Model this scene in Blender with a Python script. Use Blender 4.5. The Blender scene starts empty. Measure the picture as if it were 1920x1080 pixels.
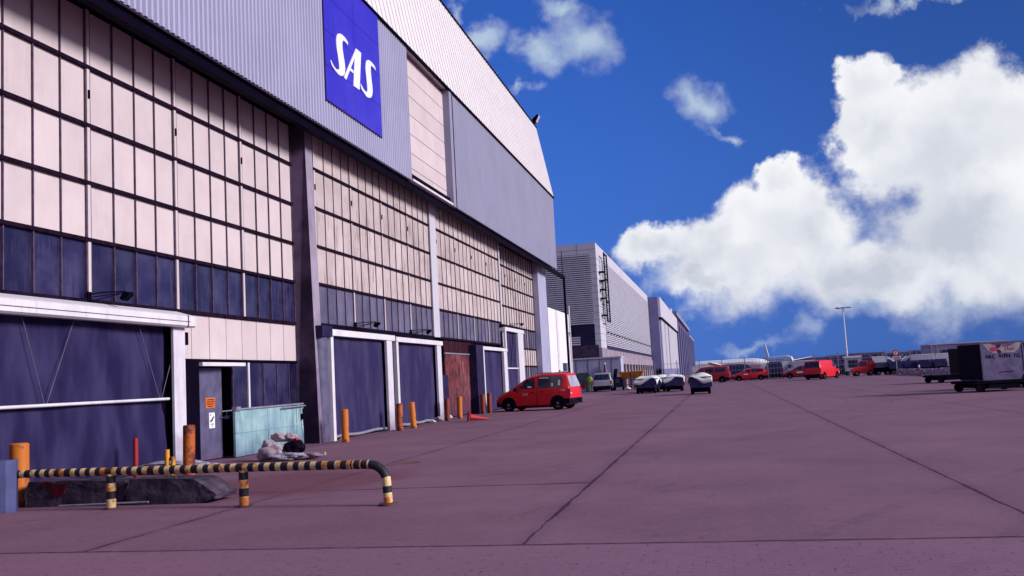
import bpy, bmesh, math, random
from mathutils import Vector, Matrix
random.seed(7)
R = math.radians
sc = bpy.context.scene
col = sc.collection
# ------------------------------------------------------------------ camera
cam = bpy.data.objects.new('camera', bpy.data.cameras.new('camera'))
col.objects.link(cam)
cam.data.sensor_width = 36.0
cam.data.lens = 33.0
cam.data.clip_start = 0.1
cam.data.clip_end = 6000
RM = Matrix(((0.975243, 0.07317, 0.208678), (0.214524, -0.08404, -0.973097), (-0.053664, 0.993772, -0.097656)))
cam.matrix_world = Matrix.Translation((0, 0, 1.6)) @ RM.to_4x4()
sc.camera = cam
# ------------------------------------------------------------------ light
SUN_EL, SUN_AZ = 25.0, 96.0           # azimuth measured from +Y towards +X
sun = bpy.data.objects.new('sun', bpy.data.lights.new('sun', 'SUN'))
col.objects.link(sun)
sun.data.energy = 4.7
sun.data.angle = R(17)
sun.data.color = (1.0, 0.945, 0.94)
sd = Vector((math.sin(R(SUN_AZ)) * math.cos(R(SUN_EL)), math.cos(R(SUN_AZ)) * math.cos(R(SUN_EL)), math.sin(R(SUN_EL))))
sun.rotation_euler = sd.to_track_quat('Z', 'Y').to_euler()
sun.location = sd * 100
sc.view_settings.view_transform = 'Standard'
sc.view_settings.look = 'None'
sc.view_settings.exposure = 0.0
sc.view_settings.gamma = 1.0
# ------------------------------------------------------------------ sky
DENSE = [(14.49, 12.25, 6.51, 4.07), (15.03, 6.79, 5.7, 5.21), (10.08, 15.75, 1.79, 1.95), (9.42, 13.33, 2.12, 1.79), (5.23, 7.55, 4.89, 4.07), (5.21, 10.97, 1.63, 1.47), (2.06, 5.95, 5.54, 2.44), (-2.9, 7.13, 2.77, 1.63), (9.12, 5.02, 7.49, 2.77), (17.14, 12.51, 3.26, 2.93), (-0.49, 5.19, 3.91, 0.91)]
WISP = [(-7.12, 19.65, 2.28, 2.44), (-9.64, 19.52, 1.63, 1.3), (-13.28, 20.33, 1.95, 1.17), (-7.79, 21.97, 2.28, 0.98), (0.01, 16.21, 1.95, 1.56), (1.92, 14.14, 1.79, 0.52), (-11.09, 17.6, 0.98, 0.49), (1.71, 1.38, 2.61, 0.52), (4.77, 1.82, 1.04, 0.91), (12.72, 20.1, 5.0, 0.5), (8.35, 2.64, 2.28, 0.91), (13.31, 2.41, 4.23, 1.3), (-15.18, 22.44, 1.04, 0.85)]
w = bpy.data.worlds.new('World')
sc.world = w
w.use_nodes = True
nt = w.node_tree
nt.nodes.clear()


class NG:
    """tiny helper for node graphs"""
    def __init__(s, nt): s.nt = nt
    def n(s, t, **k):
        x = s.nt.nodes.new(t)
        for a, b in k.items(): setattr(x, a, b)
        return x
    def l(s, a, b): s.nt.links.new(a, b)
    def set(s, sock, v):
        if hasattr(v, 'is_output'): s.l(v, sock)
        else: sock.default_value = v
    def m(s, op, a, b=None, c=None, clamp=False):
        x = s.n('ShaderNodeMath', operation=op, use_clamp=clamp)
        s.set(x.inputs[0], a)
        if b is not None: s.set(x.inputs[1], b)
        if c is not None: s.set(x.inputs[2], c)
        return x.outputs[0]
    def v(s, op, a, b=None, out=0):
        x = s.n('ShaderNodeVectorMath', operation=op)
        s.set(x.inputs[0], a)
        if b is not None:
            if op == 'SCALE': s.set(x.inputs[3], b)
            else: s.set(x.inputs[1], b)
        return x.outputs[out]
    def sm(s, val, lo, hi, a=0.0, b=1.0):
        x = s.n('ShaderNodeMapRange', interpolation_type='SMOOTHSTEP')
        s.set(x.inputs[0], val); x.inputs[1].default_value = lo; x.inputs[2].default_value = hi
        x.inputs[3].default_value = a; x.inputs[4].default_value = b
        return x.outputs[0]
    def mix(s, f, a, b, t='MIX'):
        x = s.n('ShaderNodeMix', data_type='RGBA', blend_type=t)
        s.set(x.inputs[0], f)
        s.set(x.inputs[6], a if hasattr(a, 'is_output') else (*a, 1)); s.set(x.inputs[7], b if hasattr(b, 'is_output') else (*b, 1))
        return x.outputs[2]
    def noise(s, vec, scale, detail=5, rough=.55, out=0, dist=0):
        x = s.n('ShaderNodeTexNoise')
        if vec is not None: s.l(vec, x.inputs['Vector'])
        x.inputs['Scale'].default_value = scale; x.inputs['Detail'].default_value = detail
        x.inputs['Roughness'].default_value = rough; x.inputs['Distortion'].default_value = dist
        return x.outputs[out]


g = NG(nt)
tc = g.n('ShaderNodeTexCoord')
d = g.v('NORMALIZE', tc.outputs['Generated'])
sx = g.n('ShaderNodeSeparateXYZ'); g.l(d, sx.inputs[0])
az = g.m('MULTIPLY', g.m('ARCTAN2', sx.outputs[0], sx.outputs[1]), 57.2958)
el = g.m('MULTIPLY', g.m('ARCSINE', sx.outputs[2]), 57.2958)
cb = g.n('ShaderNodeCombineXYZ'); g.l(az, cb.inputs[0]); g.l(el, cb.inputs[1])
n1 = g.noise(d, 9, 7, .6, out=1)
off = g.v('MULTIPLY', g.v('SUBTRACT', n1, (.5, .5, .5)), (7.5, 7.5, 0))
p = g.v('ADD', cb.outputs[0], off)


def blobs(L):
    acc = None
    for a, e, ra, re in L:
        q = g.v('MULTIPLY', g.v('SUBTRACT', p, (a, e, 0)), (1 / ra, 1 / re, 0))
        ln = g.v('LENGTH', q, out=1)
        acc = ln if acc is None else g.m('SMOOTH_MIN', acc, ln, .25)
    return g.m('SUBTRACT', 1.0, acc)


fb = g.noise(d, 12, 9, .58)
fb2 = g.noise(d, 22, 6, .55)
Md = g.m('SUBTRACT', g.m('ADD', blobs(DENSE), g.m('MULTIPLY', g.m('SUBTRACT', fb, .5), 1.12)), .0)
Mw = g.m('ADD', blobs(WISP), g.m('MULTIPLY', g.m('SUBTRACT', fb2, .5), 1.9))
soft = g.m('MULTIPLY_ADD', g.sm(el, 3.5, 10.5, 1, 0), .55, .30)
kq = g.m('DIVIDE', g.m('ADD', Md, g.m('MULTIPLY', soft, .30)), soft, clamp=True)
kd = g.sm(kq, 0.0, 1.0)
kw = g.m('MULTIPLY', g.sm(Mw, -.15, 1.15), g.sm(el, 2, 9, .42, .72))
# unseen broken cloud added outside the view to shape the ambient light
fo = g.noise(d, 3.2, 7, .58)
outside = g.m('MAXIMUM', g.sm(g.m('ABSOLUTE', g.m('ADD', az, 12.0)), 36, 55), g.sm(el, 27, 38))
ko = g.m('MULTIPLY', g.sm(fo, .47, .6), outside)
k = g.m('MAXIMUM', g.m('MAXIMUM', kd, kw), ko)
sky = g.n('ShaderNodeTexSky', sky_type='NISHITA', sun_disc=False, sun_elevation=R(SUN_EL), sun_rotation=R(SUN_AZ))
nis = g.v('SCALE', sky.outputs[0], 0.08)
cr = g.n('ShaderNodeValToRGB')
g.l(g.m('DIVIDE', el, 40.0), cr.inputs[0])
E_ = cr.color_ramp.elements
E_[0].position = 0.0; E_[0].color = (0.050, 0.165, 0.60, 1)
E_[1].position = 1.0; E_[1].color = (0.012, 0.062, 0.30, 1)
e2 = cr.color_ramp.elements.new(.3); e2.color = (0.036, 0.135, 0.56, 1)
e3 = cr.color_ramp.elements.new(.55); e3.color = (0.022, 0.098, 0.45, 1)
azd = g.sm(az, -14, 20, 1.12, .72)
grad = g.v('SCALE', cr.outputs[0], azd)
base = g.mix(.06, grad, nis)
# cloud body: bright tops, bluish grey hollows
sh = g.noise(d, 8, 6, .55)
thick = g.m('MULTIPLY', g.m('ADD', g.m('MULTIPLY', g.sm(Md, .1, .9), .55), g.m('MULTIPLY', g.sm(sh, .40, .62), .65)), g.sm(el, 2, 15, 1.15, .55))
c1 = g.mix(g.m('MINIMUM', thick, 1.0), (.93, .94, .97), (.56, .60, .70))
ccol = g.mix(g.sm(kw, .0, .5), c1, (.62, .74, .82))
ccol = g.mix(ko, ccol, (.36, .36, .46))
fin = g.mix(k, base, ccol)
bg = g.n('ShaderNodeBackground')
g.l(fin, bg.inputs[0]); bg.inputs[1].default_value = 1.0
wo = g.n('ShaderNodeOutputWorld')
g.l(bg.outputs[0], wo.inputs[0])

# ------------------------------------------------------------------ materials
MATS = {}


def M(name, c, rough=.7, metal=0., c2=None, ns=3., namt=.35, bump=0., bs=40., streak=0., sc_=(.12, .08, .12), island=0., gloss=None, pitch=None, coat=0., grime=0., gc=(.06, .04, .07), gz=(0, 1.2)):
    """procedural paint / metal / concrete: base mottled with c2, vertical streaks, per-piece tone, grime near a height band"""
    if name in MATS: return MATS[name]
    m = bpy.data.materials.new(name); m.use_nodes = True
    nt = m.node_tree; g = NG(nt)
    bs_ = nt.nodes['Principled BSDF']
    tc = g.n('ShaderNodeTexCoord'); P = tc.outputs['Object']
    nz = g.noise(P, ns, 7, .6)
    kk = .86 if max(c) > .05 else .75
    c = tuple(x * kk for x in c)
    c2 = tuple(x * (1 - namt) for x in c) if c2 is None else tuple(x * kk for x in c2)
    colr = g.mix(g.sm(nz, .35, .7), c, c2)
    if streak > 0:
        mp = g.n('ShaderNodeMapping'); g.l(P, mp.inputs[0]); mp.inputs['Scale'].default_value = (1, 1, .09)
        s1 = g.noise(mp.outputs[0], 9, 6, .7)
        s2 = g.noise(P, .6, 3, .5)
        f = g.m('MULTIPLY', g.sm(g.m('ADD', s1, g.m('MULTIPLY', g.m('SUBTRACT', s2, .5), .5)), .5, .74), streak)
        colr = g.mix(f, colr, sc_)
    if island > 0:
        ge = g.n('ShaderNodeNewGeometry')
        f = g.m('ADD', 1 - island, g.m('MULTIPLY', ge.outputs['Random Per Island'], island))
        colr = g.v('SCALE', colr, f)
    if grime > 0:
        sz = g.n('ShaderNodeSeparateXYZ'); g.l(P, sz.inputs[0])
        hz = g.m('ADD', sz.outputs[2], g.m('MULTIPLY', g.noise(P, 2.2, 5, .6), (gz[1] - gz[0]) * .9))
        colr = g.mix(g.m('MULTIPLY', g.sm(hz, gz[0] + (gz[1] - gz[0]) * .3, gz[1] * 1.3, 1, 0), grime), colr, gc)
    g.l(colr, bs_.inputs['Base Color'])
    bs_.inputs['Metallic'].default_value = metal
    bs_.inputs['Specular IOR Level'].default_value = .5 if (coat or rough < .25) else (.02 if max(c) < .03 else .08 if max(c) < .13 else .25)
    rr = g.m('ADD', rough - .08, g.m('MULTIPLY', nz, .16)); g.l(rr, bs_.inputs['Roughness'])
    if coat: bs_.inputs['Coat Weight'].default_value = coat; bs_.inputs['Coat Roughness'].default_value = .08
    if bump > 0:
        b = g.n('ShaderNodeBump'); b.inputs['Strength'].default_value = bump; b.inputs['Distance'].default_value = .02
        g.l(g.noise(P, bs, 5, .6), b.inputs['Height']); g.l(b.outputs[0], bs_.inputs['Normal'])
    MATS[name] = m
    return m


pale = M('pale_wall_panel', (.70, .585, .605), .62, ns=1.1, namt=.10, streak=.17, sc_=(.38, .27, .27), island=.10, bump=.1, bs=60)
pale_dirty = M('weathered_pale_panel', (.66, .545, .545), .68, ns=1.6, namt=.16, streak=.78, sc_=(.15, .075, .08), island=.2, bump=.15)
white_paint = M('white_painted_steel', (.80, .76, .82), .45, ns=2, namt=.12, streak=.45, sc_=(.35, .28, .38))
white_post = M('scuffed_white_post', (.74, .69, .78), .5, ns=2.5, namt=.12, streak=.3, sc_=(.25, .17, .28), grime=.8, gc=(.13, .09, .17), gz=(0, 1.3))
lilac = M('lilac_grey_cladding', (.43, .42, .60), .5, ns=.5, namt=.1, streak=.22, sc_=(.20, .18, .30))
lilac_groove = M('shaded_cladding_groove', (.23, .215, .37), .6, ns=.8, namt=.3)  # groove shade painted in as a darker cladding colour
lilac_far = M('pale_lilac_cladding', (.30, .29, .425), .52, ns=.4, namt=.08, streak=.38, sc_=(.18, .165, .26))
roof_white = M('white_roof_sheet', (.86, .81, .82), .45, ns=1, namt=.06, streak=.3, sc_=(.6, .52, .58))
dark = M('near_black_purple_steel', (.006, .003, .014), .6, ns=2, namt=.3)
frame_m = M('aged_window_frame', (.13, .09, .15), .55, ns=5, namt=.5)
rail_m = M('dark_horizontal_rail', (.022, .010, .028), .6, ns=6, namt=.6)
glass_d = M('dark_navy_wired_glass', (.016, .011, .062), .24, c2=(.052, .046, .118), ns=1.1, streak=.35, sc_=(.10, .09, .17), island=.55, bump=.05)
glass_l = M('dusty_lilac_glass', (.175, .155, .245), .4, c2=(.115, .10, .185), ns=1.1, streak=.45, sc_=(.055, .04, .10), island=.45, bump=.05)
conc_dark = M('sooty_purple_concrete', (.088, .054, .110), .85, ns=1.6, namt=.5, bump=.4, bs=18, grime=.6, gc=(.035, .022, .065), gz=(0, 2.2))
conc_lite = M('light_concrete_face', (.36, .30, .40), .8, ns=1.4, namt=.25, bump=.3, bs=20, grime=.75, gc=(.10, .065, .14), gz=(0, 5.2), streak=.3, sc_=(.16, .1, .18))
navy_steel = M('dark_blue_steel', (.030, .020, .075), .5, ns=2, namt=.4)
grey_steel = M('scratched_grey_steel', (.13, .115, .22), .5, ns=3, namt=.35, grime=.4, gc=(.08, .05, .1), gz=(0, .8), streak=.3, sc_=(.07, .05, .12))
rust_brown = M('rusty_brown_boards', (.19, .040, .040), .85, c2=(.045, .014, .035), ns=3.2, streak=.55, sc_=(.42, .16, .17), bump=.4, grime=.85, gc=(.05, .02, .06), gz=(0, 2.0))
rust_dark = M('dark_brown_boards', (.060, .016, .025), .85, c2=(.022, .008, .02), ns=5, island=.3, bump=.4)
red_car = M('red_car_paint', (.80, .008, .020), .38, ns=1.5, namt=.12, coat=.12)
red_dk = M('dark_red_car_paint', (.42, .008, .022), .4, ns=1.5, namt=.1, coat=.1)
blk_plastic = M('black_bumper_plastic', (.012, .010, .028), .55, ns=6, namt=.3)
tyre_m = M('tyre_rubber', (.010, .008, .018), .8, ns=10, namt=.3)
rim_m = M('steel_wheel_rim', (.30, .28, .36), .35, metal=.6, ns=8, namt=.3)
car_glass = M('tinted_car_glass', (.010, .012, .034), .08, c2=(.05, .065, .13), ns=3.2)
rear_glass = M('sky_lit_rear_glass', (.50, .48, .58), .15, ns=2, namt=.3)  # pale base colour stands in for the sky reflected in the glass
lamp_red = M('red_tail_lamp', (.62, .04, .06), .25, ns=6, namt=.3)
lamp_clear = M('clear_lamp_lens', (.80, .68, .72), .2, ns=6, namt=.2)
silver = M('silver_car_paint', (.46, .45, .56), .3, metal=.2, ns=1.5, namt=.1, coat=.3)
white_car = M('white_van_paint', (.50, .48, .56), .35, ns=1.5, namt=.08)
navy_car = M('navy_vehicle_paint', (.035, .030, .10), .4, ns=1.5, namt=.3)
cart_blue = M('dark_blue_cart_sheet', (.055, .045, .150), .5, ns=3, namt=.4)
tarp_w = M('white_tarpaulin', (.80, .80, .80), .6, ns=3, namt=.12, bump=.6, bs=9)
hiviz = M('lime_hivis_cloth', (.68, 1.0, .04), .75, ns=9, namt=.3)
skin_m = M('skin', (.40, .20, .15), .6, ns=6, namt=.1)
yellow_m = M('yellow_paint', (.72, .27, .012), .5, c2=(.50, .13, .012), ns=2.4)
rust_pole = M('rusty_steel_leg', (.16, .07, .07), .8, ns=5, namt=.5)
alu = M('dull_aluminium', (.165, .14, .25), .45, metal=.2, c2=(.085, .06, .165), ns=2.6, bump=.25, bs=9)
aircraft_w = M('white_aircraft_skin', (.88, .86, .88), .35, ns=.3, namt=.05)
term_m = M('distant_terminal_cladding', (.34, .29, .44), .6, ns=.12, c2=(.22, .18, .32), island=.25)
galv = M('galvanised_steel', (.42, .40, .50), .45, metal=.4, ns=6, namt=.3)
conc_block = M('weathered_concrete_block', (.36, .26, .32), .9, c2=(.18, .11, .17), ns=2.4, bump=.5, bs=9)
slab_m = M('dirty_dark_concrete', (.040, .027, .050), .88, c2=(.12, .088, .13), ns=3.5, bump=.7, bs=14)
blue_box = M('blue_grey_painted_board', (.085, .095, .24), .55, ns=3, namt=.25, bump=.2)


def rust_paint(name, c, rust, amt=.5, s=6.):
    m = bpy.data.materials.new(name); m.use_nodes = True
    g = NG(m.node_tree); b = m.node_tree.nodes['Principled BSDF']
    P = g.n('ShaderNodeTexCoord').outputs['Object']
    a = g.noise(P, s, 8, .7); a2 = g.noise(P, s * .3, 3, .5)
    f = g.sm(g.m('ADD', a, g.m('MULTIPLY', g.m('SUBTRACT', a2, .5), .9)), .62 - amt * .25, .70 - amt * .2)
    tone = g.mix(g.noise(P, 3.1, 4), c, tuple(x * .62 for x in c))
    g.l(g.mix(f, tone, rust), b.inputs['Base Color'])
    b.inputs['Roughness'].default_value = .62
    bp = g.n('ShaderNodeBump'); bp.inputs['Strength'].default_value = .3; bp.inputs['Distance'].default_value = .01
    g.l(f, bp.inputs['Height']); g.l(bp.outputs[0], b.inputs['Normal'])
    return m


boll_or = rust_paint('chipped_orange_paint', (.62, .165, .012), (.16, .035, .012), .25)
boll_or2 = rust_paint('very_rusty_orange_paint', (.50, .10, .010), (.10, .015, .010), .75)
boll_red = rust_paint('rusty_red_brown_paint', (.26, .030, .012), (.08, .012, .012), .6)
boll_yel = rust_paint('chipped_yellow_paint', (.75, .34, .02), (.20, .05, .02), .3)
post_red = rust_paint('red_painted_steel', (.36, .008, .014), (.12, .008, .01), .2)
stripe_y = rust_paint('cream_yellow_stripe_paint', (.86, .62, .30), (.55, .16, .02), .45, 14.)
stripe_k = rust_paint('black_stripe_paint', (.010, .006, .016), (.05, .015, .012), .15, 14.)
cone_m = rust_paint('faded_red_cone', (.50, .018, .030), (.25, .01, .02), .2)
teal_m = M('chalky_teal_boards', (.24, .40, .46), .85, c2=(.36, .52, .55), ns=2, streak=.75, sc_=(.06, .14, .22), bump=.3, grime=.75, gc=(.04, .06, .14), gz=(0, .9))
sack_m = M('dusty_pinkish_sack', (.50, .41, .46), .9, c2=(.30, .22, .27), ns=6, bump=.6, bs=30)
foil_m = M('crumpled_grey_sheet', (.50, .45, .56), .6, c2=(.09, .06, .13), ns=12, bump=.9, bs=22)
black_bag = M('black_plastic_bag', (.014, .006, .022), .35, ns=5, namt=.4, bump=.5, bs=12)
red_cloth = M('bright_red_cloth', (.62, .05, .06), .8, ns=8, namt=.4)
blue_cloth = M('pale_blue_cloth', (.16, .22, .42), .8, ns=8, namt=.3)
sign_blue = M('deep_blue_sign_panel', (.038, .026, .50), .45, c2=(.055, .042, .56), ns=.5, streak=.1, sc_=(.10, .14, .62))
letter_w = M('white_letter', (.88, .87, .92), .45, ns=2, namt=.05)
orange_sign = M('orange_notice', (.72, .17, .03), .6, ns=6, namt=.2)
ink = M('black_ink', (.012, .008, .012), .6, ns=5, namt=.2)
thai_pink = M('magenta_print', (.42, .03, .12), .5, ns=5, namt=.2)
thai_dark = M('dark_wine_print', (.10, .01, .04), .5, ns=5, namt=.2)
thai_cream = M('cream_print', (.36, .30, .34), .55, ns=5, namt=.3)
void_m = M('unlit_interior', (.006, .003, .009), .9, ns=3, namt=.3)
louv = M('lilac_grey_louvre', (.62, .60, .70), .5, ns=1, namt=.1)
white_wall = M('white_rendered_wall', (.86, .83, .88), .6, ns=.4, namt=.06)
pale_white = M('pale_white_cladding', (.62, .59, .68), .55, ns=.3, namt=.1, streak=.15, sc_=(.45, .4, .5))
graffiti = M('painted_lilac_hoarding', (.42, .41, .62), .7, c2=(.60, .53, .66), ns=.8, streak=.4, sc_=(.20, .28, .46))
conc_wall = M('stained_concrete_wall', (.36, .30, .36), .8, c2=(.26, .20, .28), ns=.4, streak=.45, sc_=(.12, .08, .14))
purple_hall = M('dark_purple_cladding', (.095, .070, .17), .7, c2=(.07, .05, .14), ns=.2, streak=.5, sc_=(.16, .13, .25))
shade_wall = M('blue_lilac_wall', (.20, .19, .38), .7, ns=.2, namt=.15)
grey_door = M('pale_grey_big_door', (.52, .50, .58), .6, ns=.3, namt=.12, streak=.25, sc_=(.3, .26, .34))
dull_green = M('grey_green_door', (.07, .11, .16), .6, ns=1, namt=.3)


# two-tone curtain fabric
def fabric(name, c, c2):
    m = bpy.data.materials.new(name); m.use_nodes = True
    g = NG(m.node_tree); b = m.node_tree.nodes['Principled BSDF']
    P = g.n('ShaderNodeTexCoord').outputs['Object']
    mp = g.n('ShaderNodeMapping'); g.l(P, mp.inputs[0]); mp.inputs['Scale'].default_value = (1, 1, .35)
    a = g.noise(mp.outputs[0], 1.6, 4, .5)
    wv = g.noise(P, 160, 2, .5)
    cc = g.mix(g.sm(a, .35, .68), c, c2)
    cc = g.v('SCALE', cc, g.m('ADD', .82, g.m('MULTIPLY', wv, .36)))
    g.l(cc, b.inputs['Base Color']); b.inputs['Roughness'].default_value = .75; b.inputs['Specular IOR Level'].default_value = .12
    return m


curt = fabric('navy_woven_curtain', (.013, .009, .048), (.036, .029, .092))
curt2 = fabric('faded_navy_curtain', (.024, .018, .070), (.045, .037, .102))


# ------------------------------------------------------------------ mesh builder
class MB:
    def __init__(s): s.v = []; s.f = []; s.m = []
    def add(s, vs, fs, mi=0):
        o = len(s.v); s.v += [tuple(x) for x in vs]
        s.f += [tuple(i + o for i in f) for f in fs]; s.m += [mi] * len(fs); return s
    def box(s, x0, x1, y0, y1, z0, z1, mi=0):
        x0, x1 = min(x0, x1), max(x0, x1); y0, y1 = min(y0, y1), max(y0, y1); z0, z1 = min(z0, z1), max(z0, z1)
        vs = [(x0, y0, z0), (x1, y0, z0), (x1, y1, z0), (x0, y1, z0), (x0, y0, z1), (x1, y0, z1), (x1, y1, z1), (x0, y1, z1)]
        return s.add(vs, [(0, 3, 2, 1), (4, 5, 6, 7), (0, 1, 5, 4), (1, 2, 6, 5), (2, 3, 7, 6), (3, 0, 4, 7)], mi)
    def prism(s, poly, a, b, axis='x', mi=0):
        """poly in the plane perpendicular to axis (x: (y,z), y: (x,z), z: (x,y))"""
        def P(u, v, t):
            return {'x': (t, u, v), 'y': (u, t, v), 'z': (u, v, t)}[axis]
        n = len(poly); vs = [P(u, v, a) for u, v in poly] + [P(u, v, b) for u, v in poly]
        fs = [tuple(range(n - 1, -1, -1)), tuple(range(n, 2 * n))] + [(i, (i + 1) % n, n + (i + 1) % n, n + i) for i in range(n)]
        return s.add(vs, fs, mi)
    def tube(s, pts, r, n=10, mi=0, cap=True):
        pts = [Vector(p) for p in pts]
        rs = r if isinstance(r, (list, tuple)) else [r] * len(pts)
        rings = []; up = None
        for i, p in enumerate(pts):
            t = (pts[min(i + 1, len(pts) - 1)] - pts[max(i - 1, 0)]).normalized()
            if up is None: up = Vector((0, 0, 1)) if abs(t.z) < .9 else Vector((1, 0, 0))
            a = t.cross(up).normalized(); b = a.cross(t).normalized(); up = b
            rings.append([p + (a * math.cos(2 * math.pi * k / n) + b * math.sin(2 * math.pi * k / n)) * rs[i] for k in range(n)])
        vs = [v for r_ in rings for v in r_]; fs = []
        for i in range(len(rings) - 1):
            for k in range(n):
                fs.append((i * n + k, i * n + (k + 1) % n, (i + 1) * n + (k + 1) % n, (i + 1) * n + k))
        if cap: fs += [tuple(range(n - 1, -1, -1)), tuple((len(rings) - 1) * n + k for k in range(n))]
        return s.add(vs, fs, mi)
    def quad(s, a, b, c, d, mi=0): return s.add([a, b, c, d], [(0, 1, 2, 3)], mi)
    def grid(s, fn, nu, nv, mi=0, close=False):
        vs = [fn(i / nu, j / nv) for i in range(nu + 1) for j in range(nv + 1)]
        fs = [(i * (nv + 1) + j, (i + 1) * (nv + 1) + j, (i + 1) * (nv + 1) + j + 1, i * (nv + 1) + j + 1) for i in range(nu) for j in range(nv)]
        return s.add(vs, fs, mi)
    def build(s, name, mats, parent=None, smooth=False, off=None, angle=35):
        me = bpy.data.meshes.new(name); me.from_pydata(s.v, [], s.f); me.update()
        for m in (mats if isinstance(mats, (list, tuple)) else [mats]): me.materials.append(m)
        me.polygons.foreach_set('material_index', s.m)
        bm = bmesh.new(); bm.from_mesh(me)
        if smooth: bmesh.ops.remove_doubles(bm, verts=bm.verts, dist=1e-4)
        bmesh.ops.recalc_face_normals(bm, faces=bm.faces); bm.to_mesh(me); bm.free()
        if smooth:
            me.polygons.foreach_set('use_smooth', [True] * len(me.polygons)); me.set_sharp_from_angle(angle=R(angle))
        o = bpy.data.objects.new(name, me); col.objects.link(o)
        if parent is not None: o.parent = parent
        if off is not None: o.location = off
        return o


def tag(o, label=None, cat=None, group=None, kind=None):
    if label: o['label'] = label
    if cat: o['category'] = cat
    if group: o['group'] = group
    if kind: o['kind'] = kind
    return o


def empty(name, loc, rz=0, label=None, cat=None, group=None):
    o = bpy.data.objects.new(name, None); col.objects.link(o); o.location = loc; o.rotation_euler.z = rz
    o.empty_display_size = .2
    return tag(o, label, cat, group)


def copy_tree(o, parent=None):
    c = o.copy(); col.objects.link(c); c.parent = parent
    for ch in [x for x in bpy.data.objects if x.parent is o]: copy_tree(ch, c)
    return c


def struct(name, mb, mats, **k):
    o = mb.build(name, mats, **k); o['kind'] = 'structure'; o['label'] = k.get('label', name.replace('_', ' ')); return o


def text_mesh(name, s, size, mat, parent, M4, ext=.004):
    cu = bpy.data.curves.new('t', 'FONT'); cu.body = s; cu.size = size; cu.extrude = ext; cu.align_x = 'CENTER'; cu.align_y = 'CENTER'
    to = bpy.data.objects.new('t', cu); col.objects.link(to)
    bpy.context.view_layer.update()
    me = bpy.data.meshes.new_from_object(to.evaluated_get(bpy.context.evaluated_depsgraph_get()))
    bpy.data.objects.remove(to); me.materials.clear(); me.materials.append(mat)
    me.transform(M4)
    o = bpy.data.objects.new(name, me); col.objects.link(o); o.parent = parent
    return o


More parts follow.
